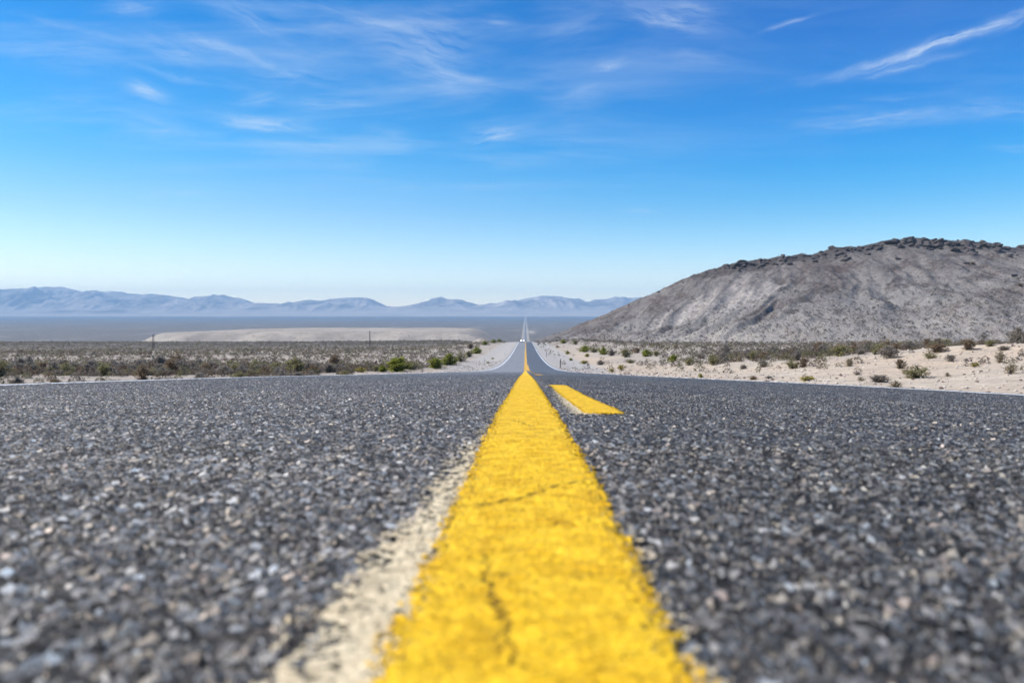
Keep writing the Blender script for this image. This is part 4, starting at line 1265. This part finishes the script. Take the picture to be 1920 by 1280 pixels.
pole(693.5, 643.5, 23.5, 425, None, 'single dark wooden pole standing before the pale graded bank', 0, .26)

# ------------------------------------------------------------------ oncoming white car
def car(x, y):
    root = empty('car', (x, y, float(road_z(x, y)) + .012), 0)
    white = simple('white_car_paint', (.80, .80, .80), .25, 0, .03, 2, .5)
    blk = simple('black_trim', (.012, .012, .014), .4)
    gl = simple('car_glass', (.02, .025, .03), .08, 0, .05, 2, .8)
    lamp = simple('headlight_lens', (.85, .86, .88), .15, 0, .05, 2, .8)
    lb = [n_ for n_ in lamp.node_tree.nodes if n_.type == 'BSDF_PRINCIPLED'][0]      # headlights are switched on
    lb.inputs['Emission Color'].default_value = (1, .98, .94, 1); lb.inputs['Emission Strength'].default_value = 9.0
    rub = simple('tyre_rubber', (.018, .018, .018), .85)
    rim = simple('alloy_rim', (.5, .5, .52), .35, .7)
    # body: side profile swept across the width, tumblehome toward the roof. front faces -Y (camera)
    prof = [(-2.30, .35), (-2.34, .62), (-2.25, .82), (-1.25, 1.00), (-.45, 1.46), (.95, 1.50), (1.75, 1.12), (2.28, 1.02), (2.34, .60), (2.28, .35)]
    vs = []; fs = []
    cols_ = [(-1, 0), (-.93, .0), (0, .015), (.93, 0), (1, 0)]
    for (py_, pz) in prof:
        hw = .92 - .26 * max(0, (pz - .95) / .55)
        for (c_, up) in cols_:
            vs.append((c_ * hw, py_, pz + (up if abs(c_) < 1 else -.05)))
    n = len(cols_); P = len(prof)
    for i in range(P):
        j = (i + 1) % P
        for q in range(n - 1):
            fs.append((i * n + q, i * n + q + 1, j * n + q + 1, j * n + q))
    me = bpy.data.meshes.new('body')
    caps = [tuple(i * n for i in range(P)), tuple(i * n + n - 1 for i in reversed(range(P)))]
    me.from_pydata(vs, [], fs + caps); me.materials.append(white)
    b = link('body', me, root)
    def quad(name, pts, mat, th=.012):
        """a slightly proud panel with thickness along its normal"""
        p = [Vector(q) for q in pts]; nn = (p[1] - p[0]).cross(p[2] - p[0]).normalized() * th
        m_ = bpy.data.meshes.new(name)
        m_.from_pydata([*(q - nn for q in p), *(q + nn for q in p)], [], [(0, 1, 2, 3), (7, 6, 5, 4), (0, 4, 5, 1), (1, 5, 6, 2), (2, 6, 7, 3), (3, 7, 4, 0)])
        m_.materials.append(mat)
        return link(name, m_, root)
    quad('windscreen', [(-.78, -1.20, 1.04), (.78, -1.20, 1.04), (.66, -.50, 1.45), (-.66, -.50, 1.45)], gl, .02)
    quad('rear_window', [(.62, 1.02, 1.47), (-.62, 1.02, 1.47), (-.76, 1.68, 1.17), (.76, 1.68, 1.17)], gl, .02)
    for s in (-1, 1):
        quad('side_window', [(s * .86, -.95, 1.06), (s * .70, -.42, 1.40), (s * .70, .85, 1.42), (s * .85, 1.30, 1.10)], gl, .02)
        link('headlight', box_mesh('headlight', [((s * .68, -2.30, .76), (.40, .16, .20))], lamp, .03), root)
        link('mirror', box_mesh('mirror', [((s * 1.02, -.85, 1.05), (.20, .12, .14))], white, .03), root)
    link('grille', box_mesh('grille', [((0, -2.33, .66), (.85, .06, .20))], blk, .02), root)
    link('bumper', box_mesh('bumper', [((0, -2.33, .36), (1.70, .14, .22))], blk, .03), root)
    for s in (-1, 1):
        for yy in (-1.42, 1.42):
            wheel = link('wheel', cyl_mesh('wheel', [((s * .72, yy, .33), (s * .95, yy, .33), .33, .33), ((s * .72, yy, .33), (s * .7201, yy, .33), .33, .01), ((s * .95, yy, .33), (s * .9501, yy, .33), .33, .2)], rub, 20), root)
            link('rim', cyl_mesh('rim', [((s * .93, yy, .33), (s * .955, yy, .33), .21, .19), ((s * .955, yy, .33), (s * .9551, yy, .33), .19, .01)], rim, 16), wheel)
    tag(root, 'white car with headlights toward the camera, coming over the distant road crest', 'car')
car(-1.55, 418.0)

# ------------------------------------------------------------------ haze over the valley
import bmesh
bm = bmesh.new()
bmesh.ops.create_cube(bm, size=1.0)
bmesh.ops.transform(bm, matrix=Matrix.Translation((0, 7900, 254)) @ Matrix.Diagonal((52000, 18400, 690, 1)), verts=bm.verts)
me = bpy.data.meshes.new('haze'); bm.to_mesh(me); bm.free()
hm_, T = newmat('haze_air')
pv = T.n('ShaderNodeVolumePrincipled', Color=(.45, .71, 1.0, 1), Density=7.6e-5, Anisotropy=0.0)
T.n('ShaderNodeOutputMaterial', Volume=pv)
me.materials.append(hm_)
tag(link('haze', me), 'pale blue haze over the far valley', 'haze', None, 'stuff')
